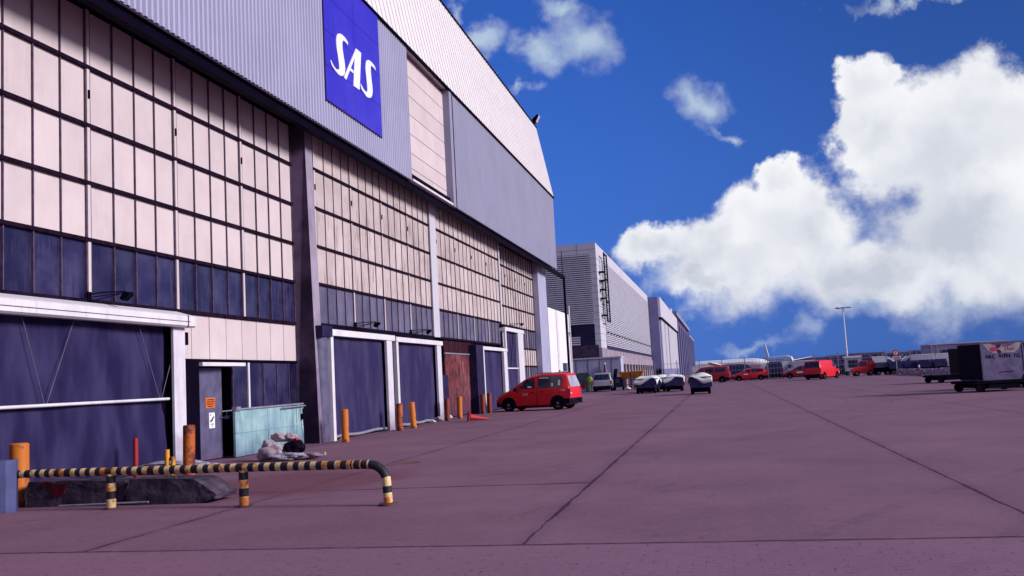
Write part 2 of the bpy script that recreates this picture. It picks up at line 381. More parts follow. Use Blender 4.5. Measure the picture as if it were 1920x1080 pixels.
# ------------------------------------------------------------------ ground
def ground_mat():
    m = bpy.data.materials.new('apron_concrete'); m.use_nodes = True
    g = NG(m.node_tree); b = m.node_tree.nodes['Principled BSDF']
    P = g.n('ShaderNodeTexCoord').outputs['Object']
    s = g.n('ShaderNodeSeparateXYZ'); g.l(P, s.inputs[0]); X, Y = s.outputs[0], s.outputs[1]
    wob = g.m('MULTIPLY', g.m('SUBTRACT', g.noise(P, 2.3, 6, .7), .5), .10)
    a = g.noise(P, .35, 8, .62); f2 = g.noise(P, 11, 7, .75); f3 = g.noise(P, 38, 4, .7)
    c = g.mix(g.sm(a, .3, .72), (.200, .102, .150), (.150, .074, .114))
    c = g.mix(g.m('MULTIPLY', g.sm(f2, .50, .70), .45), c, (.27, .155, .21))
    c = g.mix(g.m('MULTIPLY', g.sm(f2, .28, .46, 1, 0), .35), c, (.09, .038, .068))
    c = g.v('SCALE', c, g.m('ADD', .62, g.m('MULTIPLY', f3, .76)))
    f4 = g.noise(P, 3.2, 9, .75)
    c = g.mix(g.m('MULTIPLY', g.sm(f4, .56, .70), .5), c, (.085, .034, .062))
    sp = g.n('ShaderNodeTexVoronoi'); sp.inputs['Scale'].default_value = 3.0; g.l(P, sp.inputs['Vector'])
    c = g.mix(g.m('MULTIPLY', g.m('MULTIPLY', g.sm(sp.outputs[0], .03, .07, 1, 0), g.sm(g.noise(P, .9, 3), .5, .6)), .7), c, (.04, .015, .03))
    # swept / tyre-worn bands running across the view
    mp = g.n('ShaderNodeMapping'); g.l(P, mp.inputs[0]); mp.inputs['Scale'].default_value = (.16, 1.0, 1)
    st = g.noise(mp.outputs[0], 1.1, 7, .65)
    c = g.mix(g.m('MULTIPLY', g.sm(st, .58, .8), .35), c, (.115, .045, .095))
    st2 = g.noise(mp.outputs[0], 3.0, 8, .75)
    c = g.mix(g.m('MULTIPLY', g.sm(st2, .66, .80), .30), c, (.36, .22, .32))
    # long tyre arcs
    for cx_, cy_, ra_ in ((30, -6, 33.0), (31.7, -6, 33.0), (-40, 46, 47.0), (-41.7, 46, 47.0)):
        ln = g.v('LENGTH', g.v('SUBTRACT', g.v('MULTIPLY', P, (1, 1, 0)), (cx_, cy_, 0)), out=1)
        dd = g.m('ABSOLUTE', g.m('SUBTRACT', g.m('ADD', ln, g.m('MULTIPLY', wob, .5)), ra_))
        c = g.mix(g.m('MULTIPLY', g.m('MULTIPLY', g.sm(dd, .06, .13, 1, 0), g.sm(g.noise(P, 1.1, 6, .7), .42, .62)), .32), c, (.07, .028, .05))
    # pale crack lines
    vo = g.n('ShaderNodeTexVoronoi', feature='DISTANCE_TO_EDGE'); vo.inputs['Scale'].default_value = .23
    dv = g.v('ADD', P, g.v('SCALE', g.v('SUBTRACT', g.noise(P, 1.4, 5, .7, out=1), (.5, .5, .5)), 1.2)); g.l(dv, vo.inputs['Vector'])
    crk = g.m('MULTIPLY', g.sm(vo.outputs[0], .0, .006, 1, 0), g.sm(g.noise(P, .5, 3), .5, .62))
    c = g.mix(g.m('MULTIPLY', crk, .55), c, (.06, .022, .05))
    # slab joints
    Xw = g.m('ADD', X, wob); Yw = g.m('ADD', Y, wob)
    fx = g.m('DIVIDE', g.m('ADD', Xw, 2.0), 4.87)
    lane = g.m('FLOOR', fx)
    dx = g.m('MULTIPLY', g.m('ABSOLUTE', g.m('SUBTRACT', g.m('FRACT', g.m('ADD', fx, .5)), .5)), 4.87)
    tone = g.n('ShaderNodeTexWhiteNoise'); tone.noise_dimensions = '1D'; g.l(lane, tone.inputs['W'])
    yoff = g.m('MULTIPLY', tone.outputs[0], 0.0)
    # lanes left of -2: joints at 14.3 + 5k, lanes right of 2.85: 19.7 + 5.4k
    left = g.m('LESS_THAN', X, -2.0); right = g.m('GREATER_THAN', X, 2.87)
    dyl = g.m('MULTIPLY', g.m('ABSOLUTE', g.m('SUBTRACT', g.m('FRACT', g.m('DIVIDE', g.m('ADD', Yw, 5.7 + 10), 20.0)), .5)), 20.0)
    dyr = g.m('MULTIPLY', g.m('ABSOLUTE', g.m('SUBTRACT', g.m('FRACT', g.m('DIVIDE', g.m('ADD', Yw, .3 + 5.0), 10.0)), .5)), 10.0)
    dyl = g.m('ADD', dyl, g.m('MULTIPLY', g.m('SUBTRACT', 1.0, left), 9)); dyr = g.m('ADD', dyr, g.m('MULTIPLY', g.m('SUBTRACT', 1.0, right), 9))
    concrete = g.m('GREATER_THAN', Y, 9.15)
    wj = g.m('MULTIPLY_ADD', g.sm(g.noise(P, .7, 3), .3, .7), .024, .010)
    j = g.m('MAXIMUM', g.m('LESS_THAN', dx, wj), g.m('MAXIMUM', g.m('LESS_THAN', dyl, g.m('MULTIPLY', wj, 1.9)), g.m('MULTIPLY', g.m('LESS_THAN', dyr, .02), .6)))
    j = g.m('MULTIPLY', j, concrete)
    near = g.m('LESS_THAN', g.m('ABSOLUTE', g.m('SUBTRACT', Yw, 9.12)), g.m('MULTIPLY_ADD', g.noise(P, 3.3, 5), .05, .015))
    j = g.m('MAXIMUM', j, near)
    fade = g.m('MULTIPLY', g.sm(g.m('ADD', g.noise(P, 5, 5, .7), 0.0), .25, .5, .45, .95), j)
    c = g.mix(fade, c, (.028, .008, .026))
    halo = g.m('MULTIPLY', g.m('MULTIPLY', g.sm(dx, .03, .22, 1, 0), concrete), .22)
    c = g.mix(halo, c, (.10, .035, .08))
    # reddish brown worn patch behind the guard rail
    px = g.v('MULTIPLY', g.v('SUBTRACT', g.v('ADD', P, g.v('SCALE', g.v('SUBTRACT', g.noise(P, .8, 4, out=1), (.5, .5, .5)), 1.6)), (-7.6, 15.6, 0)), (.42, .40, 0))
    pm = g.m('MULTIPLY', g.sm(g.v('LENGTH', px, out=1), .65, 1.05, 1, 0), .6)
    c = g.mix(pm, c, (.125, .034, .052))
    # paving blocks in the foreground: zigzag brick bond
    pav = g.m('LESS_THAN', Y, 9.12)
    zz = g.n('ShaderNodeCombineXYZ')
    tri = g.m('PINGPONG', g.m('MULTIPLY', X, 1.0), .11)
    g.l(X, zz.inputs[0]); g.l(g.m('ADD', Y, g.m('MULTIPLY', tri, .35)), zz.inputs[1])
    br = g.n('ShaderNodeTexBrick'); g.l(zz.outputs[0], br.inputs['Vector']); br.inputs['Scale'].default_value = 1.0
    br.inputs['Brick Width'].default_value = .22; br.inputs['Row Height'].default_value = .115; br.inputs['Mortar Size'].default_value = .006; br.inputs['Mortar Smooth'].default_value = .3
    gate = g.sm(g.noise(P, 3.5, 6, .75), .42, .62)
    mort = g.m('MULTIPLY', g.m('MULTIPLY', br.outputs['Fac'], pav), g.m('MULTIPLY_ADD', g.m('MULTIPLY', gate, g.sm(g.noise(P, 9, 3, .6), .45, .55)), .9, .04))
    wn = g.mix(pav, c, g.mix(.5, c, (.235, .115, .185)))
    c = g.mix(mort, wn, (.035, .012, .032))
    g.l(c, b.inputs['Base Color'])
    b.inputs['Roughness'].default_value = .82
    b.inputs['Specular IOR Level'].default_value = .15
    hb = g.m('ADD', g.m('MULTIPLY', f2, .3), g.m('ADD', g.m('MULTIPLY', f3, .35), g.m('SUBTRACT', 0, g.m('ADD', j, g.m('MULTIPLY', mort, .8)))))
    bp = g.n('ShaderNodeBump'); bp.inputs['Strength'].default_value = .35; bp.inputs['Distance'].default_value = .01
    g.l(hb, bp.inputs['Height']); g.l(bp.outputs[0], b.inputs['Normal'])
    return m


gm = MB(); gm.quad((-3000, -300, 0), (3000, -300, 0), (3000, 4500, 0), (-3000, 4500, 0))
ground = gm.build('ground', ground_mat()); tag(ground, 'mauve concrete apron with dark slab joints', kind='structure')

# ------------------------------------------------------------------ main hangar
XB = -12.8      # plane of bay one and bay four
XA = -12.4      # plane of the middle bays
HO = Vector((-13, 40, 0))
hangar = empty('hangar', HO, 0, 'huge maintenance hangar with pale panelled sliding doors under a corrugated lilac fascia', 'hangar')


def hp(mb, name, mats, parent=None, **k):
    """part of the hangar: mesh is in world coordinates"""
    o = mb.build(name, mats, parent or hangar, **k)
    if parent is None: o.location = -HO
    return o


ROWS = [3.72, 5.02, 6.24, 7.49, 8.77, 10.05]


def leaf(y0, y1, X, n, pmat, gmat, zr=ROWS, band=0, kinds=None, gapstrip=True, mp=.055, mw=.026):
    """one sliding door leaf: proud panels, glazing band, mullions and rails"""
    back = MB(); back.box(X - .12, X - .02, y0, y1, zr[0], zr[-1])
    kinds = kinds or ['g'] + ['p'] * (len(zr) - 2)
    mu, ra = MB(), MB(); groups = []
    if gapstrip: yy0 = y0 + .125
    else: yy0 = y0
    w_ = (y1 - yy0) / n
    for r in range(len(zr) - 1):
        if not groups or groups[-1][0] != kinds[r]: groups.append((kinds[r], MB()))
        t = groups[-1][1]
        for i in range(n):
            a, b_ = yy0 + i * w_, yy0 + (i + 1) * w_
            e = random.uniform(-.003, .003)
            t.box(X - .019, X + (.012 if kinds[r] == 'p' else .002) + e, a + .012, b_ - .012, zr[r] + .02, zr[r + 1] - .02)
    for i in range(n + 1):
        a = yy0 + i * w_
        if i == n: a -= mw / 2
        mu.box(X - .015, X + mp, a - mw / 2, a + mw / 2, zr[0], zr[-1])
    for z in zr[1:-1]:
        ra.box(X - .01, X + mp + .028, y0 + .003, y1 - .003, z - .042, z + .042)
    ra.box(X - .01, X + mp + .02, y0 + .003, y1 - .003, zr[0] - .05, zr[0] + .04)
    L = hp(back, 'door_leaf', frame_m)
    for kd_, t in groups: t.build('wall_panel' if kd_ == 'p' else 'window_band', pmat if kd_ == 'p' else gmat, L)
    mu.build('mullion', frame_m, L); ra.build('rail', rail_m, L)
    if gapstrip:
        st = MB(); st.box(X - .018, X + mp + .012, y0 + .012, y0 + .10, zr[0], zr[-1]); st.build('meeting_strip', pale, L)
        hd = MB(); hd.box(X + mp + .013, X + mp + .04, y0 + .03, y0 + .085, 8.08, 8.26); hd.build('door_pull', dark, L)
    return L


for y0, y1 in ((10.6, 13.9), (13.9, 17.2), (17.2, 20.5), (20.5, 23.8), (23.8, 27.1)):
    leaf(y0, y1, XB, 4, pale, glass_d)
for i in range(4): leaf(27.9 + i * 3.1, 31.0 + i * 3.1, XA, 4, pale_dirty, glass_l, mp=.04, mw=.022)
for i in range(4): leaf(41.3 + i * 3.18, 44.48 + i * 3.18, XA, 4, pale_dirty, glass_l, mp=.04, mw=.022)
for i in range(4):
    y0, y1 = 54.3 + i * 3.08, 57.38 + i * 3.08
    if y1 < 60: leaf(y0, y1, XB, 4, pale_dirty, glass_l, zr=[4.95, 6.24, 7.49, 8.77, 10.05], kinds=['p'] * 4)
    else: leaf(y0, y1, XB, 4, pale_dirty, glass_l, zr=[1.1, 2.5, 3.68, 5.0, 6.24, 7.49, 8.77, 10.05], kinds=['g', 'p', 'g', 'p', 'p', 'p', 'p'])

# inner skin of the hangar (keeps daylight out), end walls and upper structure
sk = MB()
sk.box(-60, -12.5, 69.95, 70.3, 0, 10.05); sk.box(-60, -12.0, 70.0, 70.3, 10.05, 15.4); sk.box(-60, -13.25, 4.0, 4.3, 0, 14.8); sk.box(-60, -59.7, 4.3, 69.95, 0, 15.4)
sk.box(-13.5, -13.3, 4.3, 69.95, 0, 15.4)
hp(sk, 'inner_wall', void_m)
# rows below the glazing of bay one
lo = MB(); w_ = .85
for i in range(8):
    a = 20.35 + i * w_; b_ = min(a + w_, 27.25)
    lo.box(XB - .02, XB + .012 + random.uniform(-.004, .004), a + .012, b_ - .012, 2.56, 3.66)
hp(lo, 'lower_wall_panel', pale)
lb = MB(); lb.box(XB - .25, XB - .03, 20.0, 23.15, 2.34, 3.7); lb.box(XB - .25, XB - .03, 23.15, 27.4, 0, 3.7); lb.box(XB - .25, XB - .03, 20.0, 20.95, 0, 2.34)
lb.box(XB - .03, XB + .05, 20.1, 27.35, 2.49, 2.55)
hp(lb, 'lower_wall', dark)
wl = MB()
for i, (a, b_) in enumerate(((23.16, 24.0), (24.1, 24.92), (24.94, 25.76), (25.78, 26.55), (26.57, 27.1))):
    wl.box(XB - .02, XB, a, b_, 1.2, 2.48)
W1 = hp(wl, 'lower_window', glass_d)
fr = MB(); fr.box(XB, XB + .04, 24.005, 24.095, 1.2, 2.48); fr.build('window_frame', white_paint, W1)
for a in (24.93, 25.77, 26.56, 23.165):
    fr = MB(); fr.box(XB - .01, XB + .035, a - .012, a + .012, 1.2, 2.48); fr.build('mullion', frame_m, W1)
vd = MB(); vd.box(-13.28, -13.1, 20.9, 23.2, 0, 2.34); hp(vd, 'door_opening', void_m)
# personnel door leaf, slightly ajar, with two notices
dl = MB(); dl.box(-.02, .02, 0, 1.3, .03, 2.32)
dl.box(.02, .032, .05, 1.25, 2.22, 2.28)
D = dl.build('personnel_door', grey_steel, hangar); D.location = Vector((-12.72, 21.02, 0)) - HO; D.rotation_euler.z = R(-3)
kp = MB(); kp.box(.021, .029, .03, 1.27, .10, .42); kp.build('kick_plate', grey_steel, D)
os_ = MB(); os_.box(.021, .03, .56, .98, 1.31, 1.57); OS = os_.build('orange_notice', orange_sign, D)
for k_, (a, b_) in enumerate(((.62, .92), (.60, .94), (.62, .91), (.66, .88))):
    q = MB(); z = 1.52 - k_ * .055
    n_ = 5; xx = a
    while xx < b_:
        l_ = random.uniform(.04, .08); q.box(.0301, .0325, xx, min(xx + l_, b_), z - .013, z + .013); xx += l_ + .012
    q.build('notice_text', ink, OS)
ws = MB(); ws.box(.021, .03, .70, .95, .80, 1.19); WS = ws.build('white_notice', letter_w, D)
q = MB(); q.prism([(.74, .99), (.80, 1.02), (.88, 1.10), (.91, 1.09), (.90, 1.06), (.84, .99), (.78, .95), (.75, .96)], .0301, .034, 'x')
q.box(.0301, .034, .75, .79, 1.12, 1.15); q.box(.0301, .033, .76, .90, .90, .912); q.box(.0301, .033, .77, .88, .875, .887); q.box(.0301, .033, .81, .84, .83, .85)
q.build('notice_symbol', ink, WS)
kn = MB(); kn.tube([(.02, 1.22, 1.05), (.09, 1.22, 1.05), (.11, 1.18, 1.05)], .014, 8); kn.build('handle', galv, D, smooth=True)
aw = MB(); aw.box(XB, -12.35, 20.95, 23.1, 2.36, 2.45); hp(aw, 'door_canopy', white_paint)

# columns and pilasters
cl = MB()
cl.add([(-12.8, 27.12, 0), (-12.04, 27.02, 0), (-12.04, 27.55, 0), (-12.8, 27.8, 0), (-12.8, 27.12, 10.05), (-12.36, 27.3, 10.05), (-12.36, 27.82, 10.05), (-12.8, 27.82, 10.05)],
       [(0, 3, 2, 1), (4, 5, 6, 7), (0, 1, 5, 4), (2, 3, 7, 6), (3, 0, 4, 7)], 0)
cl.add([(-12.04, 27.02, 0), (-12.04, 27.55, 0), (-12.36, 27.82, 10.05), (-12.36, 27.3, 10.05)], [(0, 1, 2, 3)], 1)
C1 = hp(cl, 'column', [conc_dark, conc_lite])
for y0, y1, z0 in ((40.35, 41.25, 3.72), (54.03, 54.28, 3.6)):
    q = MB(); q.box(-12.85, XA + .09, y0, y1, z0, 10.04); hp(q, 'pilaster', pale_white)
q = MB(); q.box(-13.2, -12.35, 66.65, 69.9, 0, 10.04); hp(q, 'end_wall', lilac)

# fascia: corrugated sheets
def corr(y0, y1, z0, z1, X, pitch=.2, dep=.035, back=.08):
    q = MB(); y = y0; prof = []
    while y < y1 - 1e-6:
        for t, h in ((0, 0), (.30, 0), (.42, 1), (.83, 1), (.95, 0)):
            yy = y + t * pitch
            if yy <= y1: prof.append((yy, X + h * dep))
        y += pitch
    prof.append((y1, X))
    n = len(prof)
    vs = [(x, yy, z0) for yy, x in prof] + [(x, yy, z1) for yy, x in prof]
    for i in range(n - 1):
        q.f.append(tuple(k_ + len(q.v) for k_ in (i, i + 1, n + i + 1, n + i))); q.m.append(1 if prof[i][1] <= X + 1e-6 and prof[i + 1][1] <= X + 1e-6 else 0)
    q.v += vs
    q.box(X - back, X - .004, y0, y1, z0, z1)
    return q


ZF0, ZF1 = 9.84, 15.4
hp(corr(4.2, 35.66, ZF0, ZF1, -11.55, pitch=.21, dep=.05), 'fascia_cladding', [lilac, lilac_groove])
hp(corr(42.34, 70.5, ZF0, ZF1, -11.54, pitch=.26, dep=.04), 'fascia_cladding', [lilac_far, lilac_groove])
q = MB(); q.box(-12.0, -11.48, 41.66, 42.3, ZF0 - .03, ZF1 - .002); hp(q, 'fascia_pier', lilac_far)
q = MB(); q.box(-11.5, -11.455, 42.11, 42.17, ZF0 - .05, ZF1 - .01); hp(q, 'drain_pipe', dark)
# hatch recess with stacked pink panels
q = MB(); zz = 9.96
hgt = [.58, .65, .82, .82, .82, .82, .82]
for h in hgt:
    q.box(-11.95, -11.80, 35.73, 41.65, zz + .015, zz + h - .015); zz += h
hp(q, 'hatch_panel', pale)
q = MB(); q.box(-12.1, -11.96, 35.68, 41.66, 9.86, ZF1)
q.box(-11.96, -11.6, 35.67, 35.72, ZF0, ZF1)
hp(q, 'hatch_surround', rail_m)
q = MB(); q.box(-11.96, -11.5, 35.74, 41.64, 9.84, 9.93); hp(q, 'hatch_sill', white_paint)
# soffit, guide beams
q = MB(); q.box(-13.25, -11.64, 4.2, 70.4, 10.06, 10.2); hp(q, 'soffit', dark)
q = MB(); q.box(-11.9, -11.68, 4.2, 75.4, 9.56, 9.82)
hp(q, 'guide_beam', dark)
q = MB(); q.box(-12.2, -12.08, 4.0, 69.4, 9.9, 10.05); hp(q, 'guide_beam', dark)
q = MB(); q.box(XA + .06, XA + .1, 27.9, 54.0, 9.98, 10.02); hp(q, 'guide_track', white_paint)
# mansard roof face
q = MB(); RY0, RY1 = 4.2, 70.6
q.add([(-11.46, RY0, 15.44), (-11.46, RY1, 15.44), (-12.52, RY1, 21.02), (-12.52, RY0, 21.02), (-60, RY0, 15.6), (-60, RY1, 15.6), (-60, RY0, 22), (-60, RY1, 22)],
      [(0, 1, 2, 3), (0, 3, 6, 4), (1, 5, 7, 2), (3, 2, 7, 6), (0, 4, 5, 1)])
RF = hp(q, 'roof_face', roof_white)
q = MB(); y = RY0 + .2
while y < RY1:
    q.add([(-11.43, y, 15.46), (-11.43, y + .02, 15.46), (-12.485, y + .02, 21.0), (-12.485, y, 21.0), (-11.5, y, 15.46), (-11.5, y + .03, 15.46), (-12.55, y + .03, 21.0), (-12.55, y, 21.0)],
          [(0, 1, 2, 3), (0, 3, 7, 4), (1, 5, 6, 2), (0, 4, 5, 1), (3, 2, 6, 7)])
    y += .545
q.build('standing_seam', roof_white, RF)
q = MB(); q.box(-11.56, -11.41, 4.2, 70.62, 15.36, 15.435); hp(q, 'drip_edge', dark)
q = MB(); q.box(-12.62, -12.45, 4.2, 70.62, 21.02, 21.10); hp(q, 'roof_edge', rail_m)
# steel support post with pipe at the free end of the guide beam
q = MB(); q.box(-11.86, -11.7, 75.1, 75.3, 0, 9.56); hp(q, 'support_post', dark)
q = MB(); q.tube([(-11.6, 75.8, 0), (-11.6, 75.8, 7.4)], .05, 8); hp(q, 'drain_pipe', white_paint)
q = MB(); q.tube([(-11.8, 74.8, 9.8), (-11.8, 74.8, 11.8)], .03, 6); hp(q, 'antenna_rod', dark)


# ---- roller doors: curtain > header box, posts
def curtain(y0, y1, z0, z1, X, mat, amp=.03, sag=0.0, seed=0):
    rnd = random.Random(seed); ph = [rnd.uniform(0, 6) for _ in range(6)]
    def fn(u, v):
        y = y0 + u * (y1 - y0); z = z0 + v * (z1 - z0)
        a = math.sin(u * 9 + ph[0] + v * 1.5) * .5 + math.sin(u * 23 + ph[1]) * .2 + math.sin(v * 7 + ph[2] + u * 3) * .5 * (1 - v)
        a += math.sin(u * 5 + v * 9 + ph[3]) * .7 * max(0, .45 - v)
        return (X + a * amp, y, z)
    q = MB(); q.grid(fn, 60, 30); return q


# door one (big, near)
D1 = hp(curtain(11.4, 19.5, 0.02, 3.4, -12.46, curt, .07, seed=1), 'roller_door', curt, smooth=True, angle=80)
q = MB(); q.prism([(-12.8, 3.28), (-12.12, 3.24), (-12.06, 3.28), (-12.06, 3.50), (-12.12, 3.53), (-12.55, 3.66), (-12.8, 3.66)], 11.0, 20.2, 'y')
hb = q.build('header_box', white_paint, D1)
q = MB(); q.box(-12.061, -12.045, 11.0, 19.95, 3.37, 3.38); q.box(-12.08, -12.04, 19.85, 19.87, 3.24, 3.52); q.build('seam', frame_m, hb)
q = MB(); q.box(-12.31, -12.25, 19.54, 20.02, 0, 3.25); q.build('post', white_post, D1)
q = MB(); q.box(-12.62, -12.25, 10.9, 11.35, 0, 3.25); q.build('post', white_post, D1)
q = MB(); q.box(-12.5, -12.3, 20.03, 20.25, 2.85, 3.15); q.build('hinge_bracket', dark, D1)
q = MB(); q.tube([(-12.34, 11.4, 1.60), (-12.34, 19.45, 1.60)], .032, 10); q.build('push_bar', white_paint, D1, smooth=True)
for a, b_ in (((14.8, 3.3), (15.4, 1.62)), ((16.25, 3.25), (15.46, 1.62)), ((18.4, 3.2), (19.12, 1.62)), ((19.95, 3.2), (19.2, 1.62)), ((12.3, 3.3), (13.0, 1.62))):
    q = MB(); q.tube([(-12.36, *a), (-12.36, *b_)], .008, 6); q.build('pull_rope', M('dull_rope', (.16, .14, .22), .8), D1)
q = MB(); q.box(-12.75, -12.5, 19.42, 20.02, 0, 3.3); hp(q, 'door_jamb', dark)
q = MB(); q.box(-12.85, -12.45, 20.02, 20.95, 0, 2.5); q.box(-13.2, -12.88, 10.6, 20.95, 0, 3.7); hp(q, 'door_jamb', dark)

for a, b_, h in ((33.74, 34.1, 3.3), (40.16, 40.3, 3.3), (53.62, 53.72, 3.2)):
    q = MB(); q.box(-12.5, -12.1, a, b_, 0, h); hp(q, 'door_jamb', dark)
# frame behind doors two to six
q = MB(); q.box(-12.75, -12.5, 27.8, 57.5, 0, 3.72); q.box(-12.6, -12.28, 27.75, 40.35, 3.6, 3.715); hp(q, 'lower_wall', dark)
# doors two and three
D2 = hp(curtain(28.0, 33.1, .12, 3.4, -12.16, curt2, .035, seed=2), 'roller_door', curt2, smooth=True, angle=80)
q = MB(); q.box(-12.45, -11.95, 28.0, 34.0, 3.33, 3.53); q.prism([(-12.45, 3.53), (-11.97, 3.53), (-12.45, 3.62)], 28.0, 34.0, 'y'); q.build('header_box', white_paint, D2)
q = MB(); q.box(-12.5, -11.92, 27.2, 27.995, 3.27, 3.62); q.build('header_end', navy_steel, D2)
q = MB()
prof = [(-12.5 + .0, 27.22)] + [(-12.28 + .33 * math.cos(a), 27.55 + .33 * math.sin(a)) for a in [R(-90 + k_ * 18) for k_ in range(11)]] + [(-12.5, 27.9)]
q.prism(prof, 0, 3.268, 'z'); q.build('post', grey_steel, D2, smooth=True)
q = MB(); q.box(-12.1, -11.93, 27.86, 28.06, 0, 3.32); q.build('edge_trim', white_paint, D2)
q = MB(); q.box(-12.06, -11.97, 33.12, 33.70, 0, 3.32); q.build('post', white_post, D2)
q = MB(); q.tube([(-12.08, 28.2 + i * .48, .10 + .02 * math.sin(i)) for i in range(11)], .05, 8); q.build('bottom_bar', galv, D2, smooth=True)
D3 = hp(curtain(34.35, 39.5, .12, 3.4, -12.16, curt2, .035, seed=3), 'roller_door', curt2, smooth=True, angle=80)
q = MB(); q.box(-12.45, -11.95, 34.14, 40.36, 3.31, 3.49); q.prism([(-12.45, 3.49), (-11.97, 3.49), (-12.45, 3.58)], 34.14, 40.36, 'y'); q.build('header_box', white_paint, D3)
q = MB(); q.box(-12.1, -11.96, 34.16, 34.38, 0, 3.3); q.build('edge_trim', white_paint, D3)
q = MB(); q.box(-12.06, -11.97, 39.5, 40.12, 0, 3.3); q.build('post', white_post, D3)
q = MB(); q.tube([(-12.08, 34.5 + i * .48, .10 + .02 * math.sin(i * 2)) for i in range(11)], .055, 8); q.build('bottom_bar', galv, D3, smooth=True)
q = MB(); q.box(-12.3, -12.02, 40.1, 41.2, 0, 2.0); hp(q, 'jamb_guard', navy_steel)
# door four: rusty boarded door
q = MB(); n_ = 12
for i in range(n_):
    a = 42.0 + i * .42; q.box(-12.45, -12.38 + random.uniform(-.006, .006), a + .008, a + .412, .05, 2.98)
D4 = hp(q, 'boarded_door', rust_brown)
q = MB()
for i in range(n_):
    a = 42.0 + i * .42; q.box(-12.46, -12.39 + random.uniform(-.01, .01), a + .01, a + .41, 3.06, 3.62)
q.build('upper_board', rust_dark, D4)
q = MB(); q.box(-12.42, -12.33, 41.95, 47.1, 2.99, 3.05); q.build('cross_bar', galv, D4)
q = MB(); q.box(-12.44, -12.34, 47.05, 47.2, 0, 3.6); q.build('edge_trim', rust_dark, D4)
# door five
D5 = hp(curtain(47.9, 52.8, .05, 3.35, -12.18, curt2, .035, seed=4), 'roller_door', curt2, smooth=True, angle=80)
q = MB(); q.box(-12.42, -11.98, 47.84, 53.7, 3.28, 3.46); q.build('header_box', white_paint, D5)
q = MB(); q.box(-12.48, -11.98, 46.35, 47.8, 0, 3.5); q.build('side_casing', navy_steel, D5)
q = MB(); q.box(-12.1, -11.97, 47.81, 48.02, 0, 3.27); q.build('edge_trim', white_paint, D5)
q = MB(); q.box(-12.14, -12.0, 52.75, 53.6, 0, 3.27); q.build('post', white_post, D5)
# door six, taller
D6 = hp(curtain(54.0, 57.6, .05, 4.6, -12.3, curt2, .035, seed=5), 'roller_door', curt2, smooth=True, angle=80)
q = MB(); q.box(-12.6, -12.1, 53.85, 59.4, 4.53, 4.75); q.build('header_box', white_paint, D6)
q = MB(); q.box(-12.7, -12.2, 53.6, 59.0, 4.76, 4.92); q.build('lintel', dark, D6)
q = MB(); q.box(-12.2, -12.08, 53.75, 54.05, 3.5, 4.52); q.build('edge_trim', white_paint, D6)
q = MB(); q.box(-12.25, -12.12, 57.5, 59.1, 0, 4.52); q.build('post', white_post, D6)
q = MB(); q.box(-12.26, -12.2, 54.0, 57.5, 2.28, 2.36); q.build('push_bar', white_paint, D6)
q = MB(); q.tube([(-12.22, 56.6, 4.5), (-12.22, 55.4, 2.36)], .02, 6); q.build('pull_rope', dark, D6)
q = MB(); q.box(-13.1, -12.86, 54.1, 66.7, 0, 5.0); hp(q, 'lower_wall', dark)

# ---- sign with letters
SG = empty('sign', (-11.5, 29.64, 10.7), 0, 'big square blue sign with white slanted letters SAS on the corrugated fascia', 'sign')
def sp(mb, name, mat, parent=None, **k):
    o = mb.build(name, mat, parent or SG, **k)
    if parent is None: o.location = -SG.location
    return o
q = MB()
for i in range(2):
    for j_ in range(4):
        q.box(-11.49, -11.465, 27.10 + i * 2.53 + .008, 27.10 + (i + 1) * 2.53 - .008, 10.74 + j_ * 1.16 + .008, 10.74 + (j_ + 1) * 1.16 - .008)
sp(q, 'sign_panel', sign_blue)
q = MB(); q.box(-11.50, -11.475, 27.07, 32.19, 10.71, 15.36); sp(q, 'backing', navy_steel)
LS1 = [(29.032, 13.173), (28.813, 13.205), (28.625, 13.194), (28.53, 13.079), (28.53, 12.891), (28.593, 12.671), (28.677, 12.452), (28.708, 12.243), (28.635, 12.034), (28.489, 11.929), (28.3, 11.866), (28.091, 11.856), (27.83, 11.908), (27.579, 11.992), (27.495, 12.086), (27.516, 12.159), (27.59, 12.096), (27.746, 12.013), (27.935, 11.981), (28.102, 12.013), (28.196, 12.075), (28.185, 12.232), (28.112, 12.504), (28.029, 12.724), (28.008, 12.954), (28.06, 13.131), (28.175, 13.257), (28.321, 13.32), (28.52, 13.361), (28.76, 13.351), (28.959, 13.309), (29.043, 13.257)]
LA = [[(29.775, 13.309), (30.245, 13.309), (29.963, 11.887), (29.409, 11.866), (29.607, 12.912)], [(29.775, 13.309), (29.607, 12.912), (28.76, 11.877), (28.572, 11.908)], [(29.22, 12.431), (29.482, 12.41), (29.471, 12.316), (29.137, 12.316)]]
LS2 = [(31.656, 13.11), (31.562, 13.152), (31.364, 13.163), (31.238, 13.173), (31.155, 13.1), (31.144, 12.901), (31.186, 12.63), (31.249, 12.379), (31.259, 12.211), (31.186, 12.044), (31.029, 11.919), (30.862, 11.866), (30.632, 11.835), (30.37, 11.908), (30.151, 11.971), (30.078, 12.086), (30.099, 12.159), (30.203, 12.096), (30.381, 12.023), (30.569, 12.002), (30.705, 12.044), (30.736, 12.117), (30.715, 12.305), (30.663, 12.609), (30.621, 12.86), (30.674, 13.079), (30.778, 13.215), (30.956, 13.288), (31.175, 13.309), (31.458, 13.288), (31.604, 13.236), (31.667, 13.173)]
for Lx in ([LS1], LA, [LS2]):
    q = MB()
    for pl in Lx: q.prism(pl, -11.463, -11.44, 'x')
    sp(q, 'letter', letter_w)

